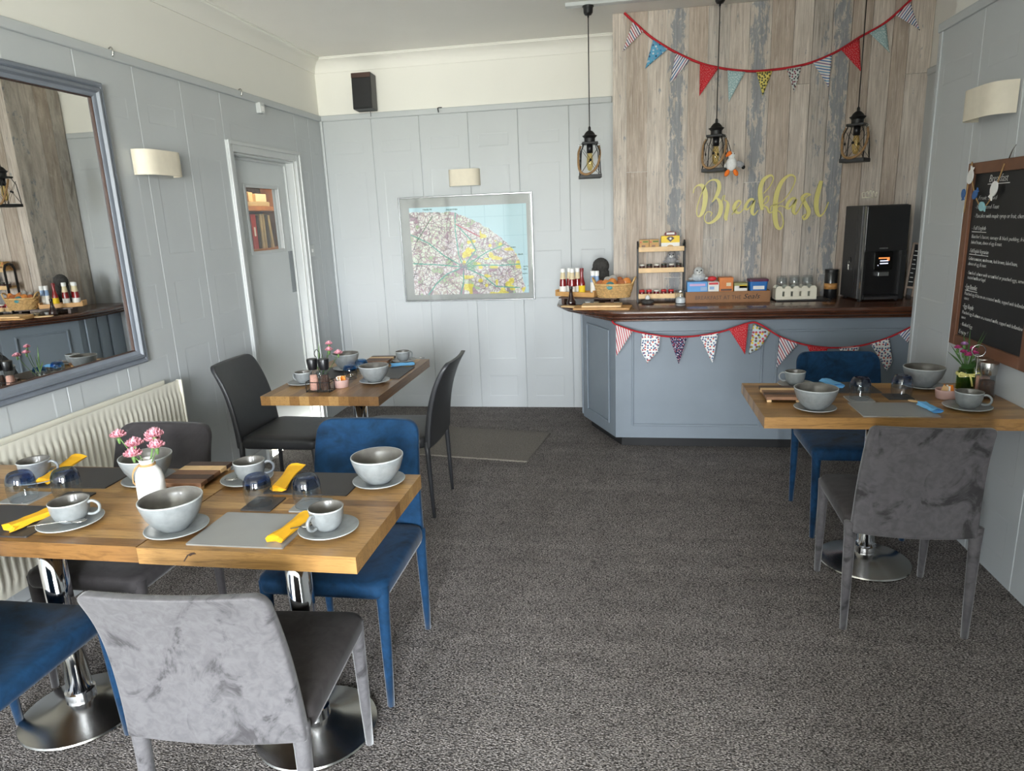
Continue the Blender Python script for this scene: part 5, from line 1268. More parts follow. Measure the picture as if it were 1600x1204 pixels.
# ------------------------------------------------------------------ gold script sign
def px2w(a, b_):
    u = 1070 + a / 6.667; v = 255 + b_ / 6.667
    return (2.861 + (u - 1085) * 0.00408 + (v - 290) * 0.00009, 1.709 - (v - 290) * 0.0042 - (u - 1085) * 0.000195)
strokes = {
 'letter_b': [[(85, 310, 7), (100, 260, 9), (140, 228, 16), (188, 240, 40), (214, 310, 46), (212, 400, 46), (192, 490, 40), (160, 545, 24), (132, 545, 9), (124, 480, 8), (150, 380, 8), (190, 280, 8), (240, 200, 10), (300, 172, 16), (350, 192, 32), (362, 250, 38), (342, 320, 36), (305, 380, 18), (285, 402, 8)],
              [(330, 352, 14), (372, 398, 34), (384, 460, 40), (362, 540, 40), (305, 600, 30), (250, 622, 18), (214, 598, 9), (208, 545, 8), (240, 503, 8), (285, 512, 8), (275, 548, 8)]],
 'letter_r': [[(392, 400, 8), (402, 345, 8), (422, 335, 8), (415, 375, 9), (445, 395, 14), (456, 430, 32), (446, 500, 36), (434, 560, 36), (445, 592, 18)]],
 'letter_e': [[(500, 530, 8), (545, 470, 9), (590, 412, 12), (578, 386, 16), (545, 402, 28), (522, 455, 34), (540, 500, 32), (580, 510, 16), (625, 468, 8)]],
 'letter_a': [[(728, 372, 20), (692, 372, 24), (654, 415, 28), (640, 462, 28), (668, 472, 16), (712, 418, 10), (736, 380, 16), (720, 440, 32), (712, 500, 32), (736, 530, 16), (775, 482, 8)]],
 'letter_k': [[(818, 480, 30), (800, 380, 42), (792, 270, 42), (820, 182, 38), (868, 138, 26), (908, 130, 16), (924, 168, 10), (890, 240, 8), (828, 312, 8)], [(812, 440, 9), (845, 355, 9), (880, 340, 12), (872, 395, 10), (828, 430, 9), (868, 455, 18), (892, 505, 16), (940, 492, 8)]],
 'letter_f': [[(900, 490, 8), (912, 440, 8), (965, 420, 8), (1035, 380, 8), (1105, 290, 9), (1148, 192, 10), (1140, 138, 14), (1085, 128, 22), (1015, 190, 36), (968, 300, 44), (952, 420, 46), (952, 540, 46), (972, 638, 40), (1005, 672, 26), (1034, 648, 14), (1040, 590, 10), (1012, 510, 8), (975, 478, 8), (990, 438, 8), (1045, 445, 8), (1075, 470, 8)]],
 'letter_a_second': [[(1160, 358, 20), (1124, 362, 24), (1088, 402, 28), (1074, 452, 28), (1100, 462, 16), (1145, 405, 10), (1168, 368, 16), (1148, 430, 32), (1142, 490, 32), (1168, 518, 16), (1205, 465, 8)]],
 'letter_s': [[(1198, 480, 8), (1235, 400, 8), (1268, 345, 8), (1310, 322, 14), (1262, 316, 22), (1228, 355, 30), (1262, 415, 36), (1300, 490, 36), (1282, 550, 30), (1252, 570, 20), (1240, 545, 12), (1270, 520, 8)]],
 'letter_t': [[(1416, 182, 32), (1396, 260, 40), (1376, 360, 42), (1376, 450, 40), (1394, 518, 32), (1425, 535, 18), (1465, 485, 10), (1498, 395, 8)]],
}
sg = thing('wall_sign', 'pale gold script sign reading Breakfast on the plank wall', 'sign', (2.861, YF - 0.004, 1.42))
first = 0
for nm, sl in strokes.items():
    for st in sl:
        P = smoothline(st, 6)
        W = [(px2w(a, b_) + (max(w * 1.1, 10) * 0.000615 / 2,)) for a, b_, w in P]
        L = []; R_ = []
        for i in range(len(W)):
            a = W[max(0, i - 1)]; c = W[min(len(W) - 1, i + 1)]; dx, dz = c[0] - a[0], c[1] - a[1]; q = math.hypot(dx, dz) or 1
            nx, nz = -dz / q, dx / q; w = W[i][2]
            L.append((W[i][0] + nx * w - 2.861, W[i][1] + nz * w - 1.42)); R_.append((W[i][0] - nx * w - 2.861, W[i][1] - nz * w - 1.42))
        mb = MB(); n_ = len(W); d0, d1 = -0.0005 * first, -0.009 - 0.0001 * first
        for pts, y in ((L, d1), (R_, d1), (L, 0), (R_, 0)): mb.v += [(x, y, z) for x, z in pts]
        for i in range(n_ - 1):
            mb.f += [(i, i + 1, n_ + i + 1, n_ + i), (2 * n_ + i, 2 * n_ + i + 1, i + 1, i), (n_ + i, n_ + i + 1, 3 * n_ + i + 1, 3 * n_ + i)]
        mb.f += [(0, n_, 3 * n_, 2 * n_), (n_ - 1, 3 * n_ - 1, 4 * n_ - 1, 2 * n_ - 1)]
        obj('letter', mb, 'sign_gold', sg)
        first += 1

# ------------------------------------------------------------------ chalkboard
BY0, BY1, BZ0, BZ1 = -2.01, -2.655, 0.895, 1.702
bd = thing('chalkboard', 'wood framed breakfast menu chalkboard on the right wall', 'chalkboard', (XR, BY0, BZ0))
bw = BY0 - BY1; bh = BZ1 - BZ0; fw = 0.048
# local: x towards the room (negative), y along the wall
fb = MB()
fb.box(-0.026, 0, -fw, 0, 0, bh).box(-0.026, 0, -bw, -bw + fw, 0, bh).box(-0.026, 0, -bw + fw, -fw, 0, fw).box(-0.026, 0, -bw + fw, -fw, bh - fw, bh)
obj('frame', fb, 'wood_frame', bd, bev=0.003)
obj('slate', MB().box(-0.012, 0, -bw + fw, -fw, fw, bh - fw), 'chalk_black', bd)
ROT = Matrix(((0, 0, -1), (-1, 0, 0), (0, 1, 0))).to_euler()
lines = [  # (text, size, y offset from the left inner edge, z above the board's foot, width or None, slope)
 ('Breakfast', 0.052, 0.125, 0.70, 0.15), ('- Fruit Salad', 0.03, 0.03, 0.625, 0.175), ('- Hot Buttered Toast', 0.03, 0.03, 0.585, 0.2), ('- Pancakes with maple syrup or fruit, cheese & cream', 0.03, 0.03, 0.545, 0.5),
 ('- Full English', 0.03, 0.022, 0.49, 0.12), ("Butcher's bacon, sausage & black pudding, fried bread,", 0.027, 0.028, 0.452, 0.5), ('baked beans, choice of egg & toast.', 0.027, 0.03, 0.426, 0.26),
 ('- Full English Vegetarian', 0.03, 0.02, 0.385, 0.17), ('Grilled tomatoes, mushrooms, hash browns, baked beans,', 0.027, 0.024, 0.35, 0.4), ('choice of egg & toast.', 0.027, 0.026, 0.326, 0.16),
 ('- Smoked salmon with scrambled or poached eggs, served on', 0.027, 0.024, 0.284, 0.5), ('toasted muffin or bagel.', 0.027, 0.035, 0.262, 0.16),
 ('~Eggs Benedict', 0.036, 0.02, 0.215, 0.11), ('Poached egg & bacon on a toasted muffin, topped with hollandaise', 0.027, 0.024, 0.185, 0.5), ('sauce.', 0.027, 0.024, 0.163, 0.045),
 ('~Eggs Royale', 0.036, 0.02, 0.122, 0.1), ('Poached egg & salmon on a toasted muffin, topped with hollandaise', 0.027, 0.022, 0.094, 0.5)]
lines2 = [('sauce.', 0.025, 0.02, 0.106, 0.04), ('- Boiled Egg', 0.028, 0.02, 0.074, 0.11), ('Enjoy !', 0.034, 0.012, 0.036, 0.085)]
z_top = bh - fw
lines = [(a, b_, c, 0.128 + (d - 0.094) * (0.70 - 0.128) / (0.70 - 0.094), e_) for a, b_, c, d, e_ in lines] + lines2
for s_, size, dy, dz, wd in lines:
    me = text_mesh(s_, size * 0.86, 0.0003, 0.22, 1.0, wd, off=-0.0007 if size < 0.04 else -0.001)
    for p_ in me.polygons: p_.use_smooth = False
    obj('writing', me, 'chalk_white', bd, (-0.0125, -fw - dy, dz + 0.02), ROT)
obj('underline', MB().box(-0.0132, -0.012, -fw - 0.29, -fw - 0.115, 0.711, 0.714), 'chalk_white', bd)
obj('underline', MB().box(-0.0132, -0.012, -fw - 0.15, -fw - 0.025, 0.512, 0.5145), 'chalk_white', bd)
obj('underline', MB().box(-0.0132, -0.012, -fw - 0.19, -fw - 0.025, 0.414, 0.4165), 'chalk_white', bd)
obj('underline', MB().box(-0.0132, -0.012, -fw - 0.135, -fw - 0.025, 0.254, 0.2565), 'chalk_white', bd)
obj('hanging_hook', MB().tube(smoothline([(-0.006, -bw * 0.5 + 0.03, bh - 0.004), (-0.01, -bw * 0.5 + 0.0, bh + 0.03), (-0.004, -bw * 0.5 - 0.012, bh + 0.05)], 4), 0.002, 6), 'steel', bd)
# garland of wooden fish on the board
ga = thing('fish_garland', 'twine garland of white and blue wooden fish over the chalkboard', 'garland', (XR - 0.03, BY0 - 0.03, BZ1))
tp = smoothline([(0, 0.012, -0.21), (0, 0.008, -0.13), (0, 0.0, -0.05), (0, -0.01, 0.004), (0.0, -0.018, -0.04), (0, -0.045, -0.10), (0, -0.09, -0.155), (0, -0.15, -0.19), (0, -0.21, -0.155), (0, -0.255, -0.08), (0, -0.285, -0.02)], 5)
obj('twine', MB().tube(tp, 0.0028, 6), 'twine', ga, smooth=True)
def fish(y, z, r, mat_n, ang):
    o_ = [(r * math.cos(q), r * 0.8 * math.sin(q)) for q in np.linspace(0.35, 2 * PI - 0.35, 18)] + [(r * 1.45, -r * 0.5), (r * 1.3, 0), (r * 1.45, r * 0.5)]
    M_ = Matrix.Translation((-0.004, y, z)) @ Matrix.Rotation(ang, 4, 'X') @ Matrix(((0, 0, 1, 0), (-1, 0, 0, 0), (0, -1, 0, 0), (0, 0, 0, 1)))
    return obj('fish', MB().prism(o_, -0.0025, 0.0025, M_), mat_n, ga)
fish(-0.018, -0.058, 0.031, 'ceramic_white', -1.3); fish(-0.078, -0.135, 0.022, 'fish_blue', -0.7); fish(-0.15, -0.185, 0.024, 'fish_aqua', 0.3); fish(-0.235, -0.115, 0.032, 'ceramic_white', 2.1); fish(0.03, -0.128, 0.02, 'fish_blue', 1.5)

# ------------------------------------------------------------------ things on the counter
rs_ = thing('low_riser', 'low dark wooden riser carrying tray and basket on the counter', 'riser', (2.17, -0.70, ZT), -0.3)
obj('board', MB().box(-0.22, 0.2, -0.065, 0.065, 0.036, 0.046), 'wood_dark', rs_)
for sx in (-0.19, 0.17): obj('foot', MB().box(sx - 0.01, sx + 0.01, -0.06, 0.06, 0, 0.036), 'wood_dark', rs_)
RZ = ZT + 0.046
tr_ = thing('bottle_tray', 'narrow wooden tray of sauce bottles at the counter corner', 'tray', (2.075, -0.635, RZ), -0.45)
obj('tray_base', MB().box(-0.15, 0.15, -0.06, 0.06, 0, 0.006), 'wood_tray', tr_)
for (x0, x1, y0, y1) in ((-0.15, 0.15, -0.06, -0.052), (-0.15, 0.15, 0.052, 0.06)): obj('side', MB().box(x0, x1, y0, y1, 0.006, 0.032), 'wood_tray', tr_)
for s_ in (-1, 1): obj('end', MB().box(s_ * 0.15 - 0.006, s_ * 0.15 + 0.006, -0.06, 0.06, 0, 0.045), 'wood_tray', tr_, bev=0.004)
def on_tray(a, b_):
    c, s_ = math.cos(-0.45), math.sin(-0.45); return (2.075 + a * c - b_ * s_, -0.635 + a * s_ + b_ * c, RZ + 0.006)
def bottle(label, loc, prof, glass, parts):
    t = thing('sauce_bottle', label, 'bottle', loc, 0, 'sauce bottles')
    obj('body', MB().lathe(prof, 22), glass, t, smooth=True)
    for nm, pr, mt in parts: obj(nm, MB().lathe(pr, 22), mt, t, smooth=False); sharp(t.children[-1], 0.6)
    return t
kprof = [(0, 0), (0.023, 0), (0.0245, 0.005), (0.025, 0.06), (0.0225, 0.095), (0.017, 0.13), (0.0145, 0.15), (0.0145, 0.158)]
def ketchup(label, a, b_, h=1.0):
    lo = on_tray(a, b_)
    t = bottle(label, lo, [(r, z * h) for r, z in kprof], 'red_sauce', [('label_band', [(0.0253, 0.02), (0.0257, 0.02), (0.0257, 0.062), (0.0253, 0.062)], 'label_white'), ('neck_glass', [(0.0215, 0.112 * h), (0.018, 0.128 * h), (0.0152, 0.15 * h), (0.0152, 0.16 * h)], 'label_cream'), ('cap', [(0, 0.158 * h), (0.0165, 0.158 * h), (0.0175, 0.163 * h), (0.0165, 0.185 * h), (0, 0.186 * h)], 'cap_white')])
    return t
ketchup('ketchup bottle with white cap at the left end of the tray', -0.11, -0.025)
ketchup('ketchup bottle in the back row, left of two in the tray', -0.085, 0.026)
ketchup('ketchup bottle in the front row, second from the tray end', -0.035, -0.025)
ketchup('ketchup bottle in the back row, right of two in the tray', -0.02, 0.026)
hs = bottle('hot sauce bottle with yellow label and red neck in the tray', on_tray(0.04, -0.02), [(0, 0), (0.021, 0), (0.0225, 0.004), (0.0225, 0.085), (0.018, 0.1), (0.012, 0.125), (0.011, 0.165)], 'red_sauce', [('label_band', [(0.0227, 0.012), (0.0232, 0.012), (0.0232, 0.07), (0.0227, 0.07)], 'label_yellow'), ('cap', [(0, 0.163), (0.0135, 0.163), (0.0135, 0.188), (0, 0.189)], 'cap_red')])
for k, a in enumerate((0.105, 0.138)):
    bottle(['salad cream bottle with white cap, left of two on the tray', 'salad cream bottle with white cap, right of two on the tray'][k], on_tray(a, 0.018), [(0, 0), (0.015, 0), (0.016, 0.004), (0.016, 0.1), (0.0135, 0.125), (0.0135, 0.135)], 'label_blue', [('label_band', [(0.0162, 0.02), (0.0166, 0.02), (0.0166, 0.09), (0.0162, 0.09)], 'label_white'), ('cap', [(0, 0.134), (0.0155, 0.134), (0.0155, 0.165), (0.014, 0.168), (0, 0.168)], 'cap_white')])
bottle('black glossy sauce bottle standing on the counter before the tray', (2.035, -0.79, ZT), [(0, 0), (0.028, 0), (0.032, 0.004), (0.03, 0.025), (0.02, 0.05), (0.013, 0.075), (0.011, 0.11), (0.0, 0.112)], 'brown_sauce', [('cap', [(0, 0.11), (0.0125, 0.11), (0.0125, 0.128), (0, 0.129)], 'black_plastic')])
st_ = thing('stone_ornament', 'dark grey sculpted ornament behind the sauce bottles', 'ornament', (2.235, -0.44, ZT))
obj('body', MB().lathe([(0, 0), (0.06, 0), (0.062, 0.02), (0.052, 0.12), (0.05, 0.2), (0, 0.21)], 18), 'plush_dark', st_, smooth=True)
obj('head', MB().ell((-0.008, -0.01, 0.235), 0.06, 0.05, 0.06), 'plush_dark', st_, smooth=True)
obj('muzzle', MB().ell((-0.042, -0.035, 0.215), 0.03, 0.026, 0.022), 'plush_dark', st_, smooth=True)
# wicker basket
bk = thing('wicker_basket', 'oval wicker basket full of wrapped biscuits on the counter', 'basket', (2.325, -0.76, RZ), -0.1)
def weave(rx, ry, z0, z1, flare, rows):
    mb = MB(); n_ = 48
    for k in range(rows):
        f_ = k / (rows - 1); z = z0 + (z1 - z0) * f_; s_ = 1 + flare * f_
        mb.tube([((rx * s_ + 0.0028 * (1 if (i + k) % 4 < 2 else -1)) * math.cos(2 * PI * i / n_), (ry * s_ + 0.0028 * (1 if (i + k) % 4 < 2 else -1)) * math.sin(2 * PI * i / n_), z) for i in range(n_)], 0.0052, 5, closed=True)
    return mb
obj('woven_side', weave(0.105, 0.065, 0.005, 0.085, 0.22, 9), 'wicker', bk, smooth=True)
obj('basket_base', MB().lathe([(0, 0), (1, 0), (1, 0.006), (0, 0.006)], 32, sx=0.105, sy=0.065), 'wicker', bk)
obj('rim', MB().tube([(0.13 * math.cos(q), 0.081 * math.sin(q), 0.09) for q in np.linspace(0, 2 * PI, 41)[:-1]], 0.007, 6, closed=True), 'wicker', bk, smooth=True)
stx = MB()
for i in range(24):
    q = 2 * PI * i / 24; stx.cyl((0.104 * math.cos(q), 0.064 * math.sin(q), 0.0), (0.129 * math.cos(q), 0.08 * math.sin(q), 0.09), 0.003, n=5)
obj('stakes', stx, 'wicker', bk, smooth=True)
for s_ in (-1, 1): obj('handle', MB().tube(smoothline([(s_ * 0.122, -0.03, 0.088), (s_ * 0.14, -0.02, 0.122), (s_ * 0.145, 0, 0.132), (s_ * 0.14, 0.02, 0.122), (s_ * 0.122, 0.03, 0.088)], 5), 0.006, 6), 'wicker', bk, smooth=True)
rnd = random.Random(12)
wl2 = [('wrap_brown', 'brown wrapped biscuit in the basket, far left'), ('wrap_orange', 'orange wrapped biscuit in the basket, left'), ('wrap_clear', 'clear wrapped biscuit high in the basket'), ('wrap_orange', 'orange ring biscuit pack at the middle of the basket'), ('wrap_brown', 'brown wrapped biscuit in the basket, right of middle'), ('wrap_orange', 'orange wrapped biscuit at the right of the basket'), ('wrap_teal', 'teal wrapped biscuit at the basket rim'), ('wrap_brown', 'brown wrapped biscuit at the back of the basket'), ('wrap_clear', 'silver wrapped biscuit at the back of the basket')]
spots = [(-0.09, -0.01, 0.085), (-0.055, -0.03, 0.09), (-0.005, 0.02, 0.115), (-0.01, -0.035, 0.098), (0.045, -0.03, 0.09), (0.085, -0.015, 0.098), (-0.025, -0.058, 0.078), (0.035, 0.035, 0.1), (-0.04, 0.035, 0.105)]
for (mt, lb), (a, b_, c) in zip(wl2, spots):
    o = obj('biscuit_pack', MB().lathe([(0, -0.012), (0.026, -0.012), (0.03, -0.006), (0.03, 0.006), (0.026, 0.012), (0, 0.012)], 16), mt, None, (2.325 + a, -0.76 + b_, RZ + c + 0.004), (1.2 + rnd.uniform(-0.4, 0.3), rnd.uniform(-0.5, 0.5), rnd.uniform(-0.6, 0.6)), smooth=True)
    tag(o, lb, 'biscuit', 'wrapped biscuits in the basket')
for k, (a, b_, mt) in enumerate(((2.145, -0.735, 'cap_white'), (2.205, -0.765, 'label_cream'), (2.285, -0.80, 'ramekin'), (2.345, -0.82, 'cap_white'))):
    o = obj('portion_tub', MB().lathe([(0, 0), (0.014, 0), (0.019, 0.016), (0.021, 0.018), (0, 0.0185)], 18), mt, None, (a, b_ , ZT), smooth=False)
    tag(o, ['white portion tub under the tray, leftmost', 'cream portion tub under the tray, second', 'pinkish portion tub under the basket, third', 'white portion tub under the basket, rightmost'][k], 'tub', 'portion tubs on the counter')
# chopping boards
def cboard(label, x, y, w, d, z, rz, mt='wood_tray', t_=0.012):
    o = obj('chopping_board', MB().prism(rrect(-w / 2, w / 2, -d / 2, d / 2, 0.012, 4), 0, t_), mt, None, (x, y, z), (0, 0, rz), bev=0.002)
    return tag(o, label, 'board', 'chopping boards on the counter')
cboard('lower wooden chopping board at the left end of the counter', 2.255, -0.985, 0.37, 0.16, ZT, -0.10, 'wood_tray')
cboard('upper pale chopping board stacked on the lower one', 2.25, -0.955, 0.26, 0.15, ZT + 0.012, -0.04, 'wood_pale')
cboard('small wooden board peeking out at the counter corner', 2.035, -0.885, 0.12, 0.06, ZT, -0.5, 'wood_pale', 0.008)
# spice and jam rack
rk = thing('jam_rack', 'three tier jam rack with black sides and pale wood shelves', 'rack', (2.64, -0.655, ZT))
for s_ in (-1, 1):
    o_ = [(-0.055, 0), (0.055, 0), (0.055, 0.36), (0.04, 0.395), (0.0, 0.41), (-0.04, 0.395), (-0.055, 0.36)]
    i2 = [(-0.04, 0.02), (0.04, 0.02), (0.04, 0.355), (0.028, 0.382), (0.0, 0.393), (-0.028, 0.382), (-0.04, 0.355)]
    vs = []; fs = []
    for x in (s_ * 0.155 - 0.005, s_ * 0.155 + 0.005):
        vs += [(x, a, b_) for a, b_ in o_] + [(x, a, b_) for a, b_ in i2]
    for k in range(7):
        q = (k + 1) % 7; fs += [(k, q, 7 + q, 7 + k), (14 + k, 21 + k, 21 + q, 14 + q), (k, 14 + k, 14 + q, q), (7 + k, 7 + q, 21 + q, 21 + k)]
    mb = MB(); mb.add(vs, fs); obj('side_frame', mb, 'black_metal', rk)
for z in (0.03, 0.205, 0.345):
    obj('shelf', MB().box(-0.15, 0.15, -0.045, 0.045, z, z + 0.008), 'wood_pale', rk)
    obj('front_rail', MB().box(-0.15, 0.15, -0.055, -0.045, z - 0.006, z + 0.026), 'wood_pale', rk, bev=0.002)
    obj('back_rail', MB().box(-0.15, 0.15, 0.045, 0.05, z, z + 0.02), 'wood_pale', rk)
def jam(x, z, label, body, lidm):
    t = thing('jam_jar', label, 'jar', (2.64 + x, -0.665, ZT + z), 0, 'little jam jars on the rack')
    obj('jar', MB().lathe([(0, 0), (0.016, 0), (0.019, 0.003), (0.019, 0.026), (0.0165, 0.031), (0, 0.031)], 16), body, t, smooth=True)
    obj('lid', MB().lathe([(0, 0.031), (0.0185, 0.031), (0.0185, 0.040), (0.017, 0.042), (0, 0.042)], 16), lidm, t)
nm_ = ['leftmost', 'second', 'third', 'fourth', 'fifth', 'rightmost']
for k in range(6): jam(-0.125 + k * 0.049, 0.213, '%s small jar on the middle rack shelf' % nm_[k], 'jar_contents', 'lid_dark' if k % 2 else 'lid_gingham')
for k in range(5): jam(-0.125 + k * 0.049, 0.038, '%s small red jam jar on the bottom rack shelf' % nm_[k], 'jam_red', 'box_red' if k != 2 else 'lid_gingham')
def teabox(label, x, z, w, h, d, parts, y=-0.66):
    t = thing('tea_box', label, 'box', (x, y, z), 0, 'boxes and cartons on the counter')
    for nm, mb, mt in parts: obj(nm, mb, mt, t)
    return t
for k, x in enumerate((2.527, 2.593)):
    teabox(['left small kraft tea box on the top rack shelf', 'right small kraft tea box on the top rack shelf'][k], x, ZT + 0.353, 0, 0, 0,
        [('carton', MB().box(-0.031, 0.031, -0.03, 0.03, 0, 0.066), 'box_kraft'), ('green_band', MB().box(-0.008, 0.028, -0.0306, -0.03, 0.048, 0.058), 'box_green'), ('print', MB().box(-0.016, 0.008, -0.0306, -0.03, 0.016, 0.03), 'wood_brown'), ('red_dot', MB().box(-0.026, -0.018, -0.0306, -0.03, 0.046, 0.054), 'box_red')])
ar = [(-0.042, 0.0), (-0.05, 0.018), (-0.04, 0.03), (0.0, 0.038), (0.04, 0.03), (0.05, 0.018), (0.042, 0.0)]
archm = Matrix(((1, 0, 0, 0), (0, 0, 1, 0), (0, 1, 0, 0), (0, 0, 0, 1)))
teabox('yellow and white tea carton with arched top on the rack', 2.7, ZT + 0.353, 0, 0, 0,
    [('carton', MB().box(-0.06, 0.06, -0.03, 0.03, 0, 0.042), 'label_white'), ('yellow_top', MB().box(-0.06, 0.06, -0.03, 0.03, 0.042, 0.086), 'box_yellow'),
     ('arched_header', MB().prism(ar, -0.0305, -0.028, Matrix.Translation((0, 0, 0.086)) @ Matrix.Scale(0.8, 4) @ archm), 'box_maroon'),
     ('header_panel', MB().box(-0.026, 0.026, -0.0312, -0.0246, 0.095, 0.108), 'label_white'),
     ('diamond', MB().prism([(-0.026, 0.012), (0, -0.012), (0.026, 0.012), (0.012, 0.024), (-0.012, 0.024)], -0.0308, -0.03, Matrix.Translation((0, 0, 0.058)) @ archm), 'wood_dark'),
     ('disc', MB().prism([(0.008 * math.cos(q), 0.008 * math.sin(q)) for q in np.linspace(0, 2 * PI, 13)[:-1]], -0.0314, -0.0305, Matrix.Translation((0, 0, 0.068)) @ archm), 'label_white'),
     ('cup_print', MB().prism([(0.026 * math.cos(q), 0.022 * math.sin(q)) for q in np.linspace(0, PI, 12)], -0.0308, -0.03, Matrix.Translation((0, 0, 0.006)) @ archm), 'sachet_brown')])
def plush_seal(label, x, y, z, k, mt):
    t = thing('plush_seal', label, 'toy', (x, y, z), 0, 'plush seal toys')
    obj('body', MB().ell((0, 0, 0.026 * k), 0.042 * k, 0.036 * k, 0.028 * k), mt, t, smooth=True)
    obj('head', MB().ell((0, -0.008 * k, 0.058 * k), 0.03 * k, 0.028 * k, 0.028 * k), mt, t, smooth=True)
    obj('muzzle', MB().ell((0, -0.034 * k, 0.052 * k), 0.013 * k, 0.008 * k, 0.009 * k), 'plush_white', t, smooth=True)
    obj('nose', MB().ell((0, -0.042 * k, 0.056 * k), 0.004 * k, 0.003 * k, 0.003 * k, 8, 6), 'eye_black', t, smooth=True)
    for s_ in (-1, 1):
        obj('eye', MB().ell((s_ * 0.012 * k, -0.034 * k, 0.066 * k), 0.0045 * k, 0.003 * k, 0.0045 * k, 8, 6), 'eye_black', t, smooth=True)
        obj('flipper', MB().ell((s_ * 0.042 * k, -0.008 * k, 0.016 * k), 0.018 * k, 0.009 * k, 0.007 * k), mt, t, smooth=True)
plush_seal('grey plush seal sitting on the rack above the middle jars', 2.708, -0.655, ZT + 0.213 + 0.0405, 0.95, 'plush_grey')
ud = thing('seal_dish', 'small dark pebble dish with a white figurine before the rack', 'ornament', (2.55, -0.79, ZT))
obj('dish', MB().lathe([(0, 0), (0.03, 0), (0.043, 0.012), (0.04, 0.022), (0.02, 0.03), (0, 0.032)], 22), 'plush_dark', ud, smooth=True)
obj('figurine', MB().ell((0, 0, 0.04), 0.016, 0.014, 0.018), 'plush_white', ud, smooth=True)
jr = thing('sugar_jar', 'clear glass jar of white cubes standing by the jam rack', 'jar', (2.765, -0.80, ZT))
obj('glass', MB().lathe([(0, 0), (0.034, 0), (0.036, 0.004), (0.036, 0.07), (0.033, 0.078)], 28), 'clear_glass', jr, smooth=True)
obj('contents', MB().lathe([(0, 0.004), (0.032, 0.004), (0.032, 0.034), (0.02, 0.042), (0, 0.036)], 24), 'cap_white', jr)
obj('lid', MB().lathe([(0, 0.078), (0.035, 0.078), (0.035, 0.088), (0, 0.09)], 28), 'machine_trim', jr)
# wooden crate with lettering
ct = thing('biscuit_crate', 'brown wooden crate lettered BREAKFAST AT THE Seals on the counter', 'crate', (3.066, -0.745, ZT), -0.015)
for (a0, a1, b0, b1) in ((-0.268, 0.268, -0.065, -0.056), (-0.268, 0.268, 0.056, 0.065), (-0.268, -0.259, -0.056, 0.056), (0.259, 0.268, -0.056, 0.056)):
    obj('side', MB().box(a0, a1, b0, b1, 0, 0.074), 'crate_wood', ct, bev=0.0015)
obj('crate_base', MB().box(-0.259, 0.259, -0.056, 0.056, 0, 0.006), 'crate_wood', ct)
TR = (PI / 2, 0, 0)
obj('lettering', text_mesh('BREAKFAST AT THE', 0.036, 0.0004, 0, 1.05, 0.29), 'wood_dark', ct, (-0.205, -0.0655, 0.022), TR)
obj('lettering', text_mesh('Seals', 0.046, 0.0004, 0.35, 1.0, 0.105), 'kick_black', ct, (0.1, -0.0655, 0.024), TR)
def carton2(label, x, y, w, d, h, z, base, patches=()):
    t = thing('food_carton', label, 'box', (x, y, z), 0, 'boxes and cartons on the counter')
    obj('carton', MB().box(-w / 2, w / 2, -d / 2, d / 2, 0, h), base, t, bev=0.0015)
    for (x0, x1, z0, z1, mt) in patches: obj('print', MB().box(x0, x1, -d / 2 - 0.0006, -d / 2, z0, z1), mt, t)
    return t
CZ = ZT + 0.006
carton2('pale blue biscuit carton at the left of the lettered crate', 2.873, -0.745, 0.13, 0.1, 0.132, CZ, 'box_blue', [(-0.05, 0.05, 0.105, 0.12, 'box_pink'), (0.02, 0.06, 0.074, 0.098, 'label_blue')])
carton2('white and red carton beside the pale blue carton', 2.976, -0.745, 0.07, 0.1, 0.13, CZ, 'label_white', [(-0.03, 0.03, 0.112, 0.126, 'box_red'), (-0.025, 0.005, 0.08, 0.1, 'label_blue')])
carton2('orange box in the middle of the lettered crate', 3.058, -0.745, 0.088, 0.09, 0.155, CZ, 'box_orange', [(0.0, 0.03, 0.1, 0.122, 'label_cream'), (-0.035, 0.035, 0.07, 0.082, 'wood_dark')])
carton2('olive topped white and yellow box in the crate', 3.15, -0.745, 0.085, 0.09, 0.118, CZ, 'box_olive', [(-0.04, 0.04, 0.0, 0.1, 'label_white'), (-0.01, 0.04, 0.085, 0.105, 'box_yellow')])
tb = thing('plastic_tub', 'blue plastic tub with plum lid at the right of the crate', 'tub', (3.262, -0.745, CZ))
me_ = MB(); o1 = rrect(-0.048, 0.048, -0.042, 0.042, 0.012, 3); o2 = rrect(-0.058, 0.058, -0.05, 0.05, 0.014, 3); n_ = len(o1)
me_.add([(x, y, 0) for x, y in o1] + [(x, y, 0.125) for x, y in o2], [tuple(range(n_))[::-1], tuple(range(n_, 2 * n_))] + [(i, (i + 1) % n_, n_ + (i + 1) % n_, n_ + i) for i in range(n_)])
obj('tub', me_, 'tub_blue', tb); obj('lid', MB().prism(rrect(-0.062, 0.062, -0.054, 0.054, 0.014, 3), 0.125, 0.139), 'tub_lid', tb, bev=0.002)
obj('print', MB().box(-0.035, 0.035, -0.0492, -0.0465, 0.075, 0.097), 'label_white', tb)
plush_seal('pale plush seal sitting on the cartons in the crate', 2.885, -0.725, CZ + 0.132, 1.1, 'plush_pale')
tag(obj('red_pouch', MB().ell((0, 0, 0.016), 0.032, 0.022, 0.016), 'box_red', None, (2.972, -0.73, CZ + 0.13), smooth=True), 'small red pouch on the white carton', 'pouch')
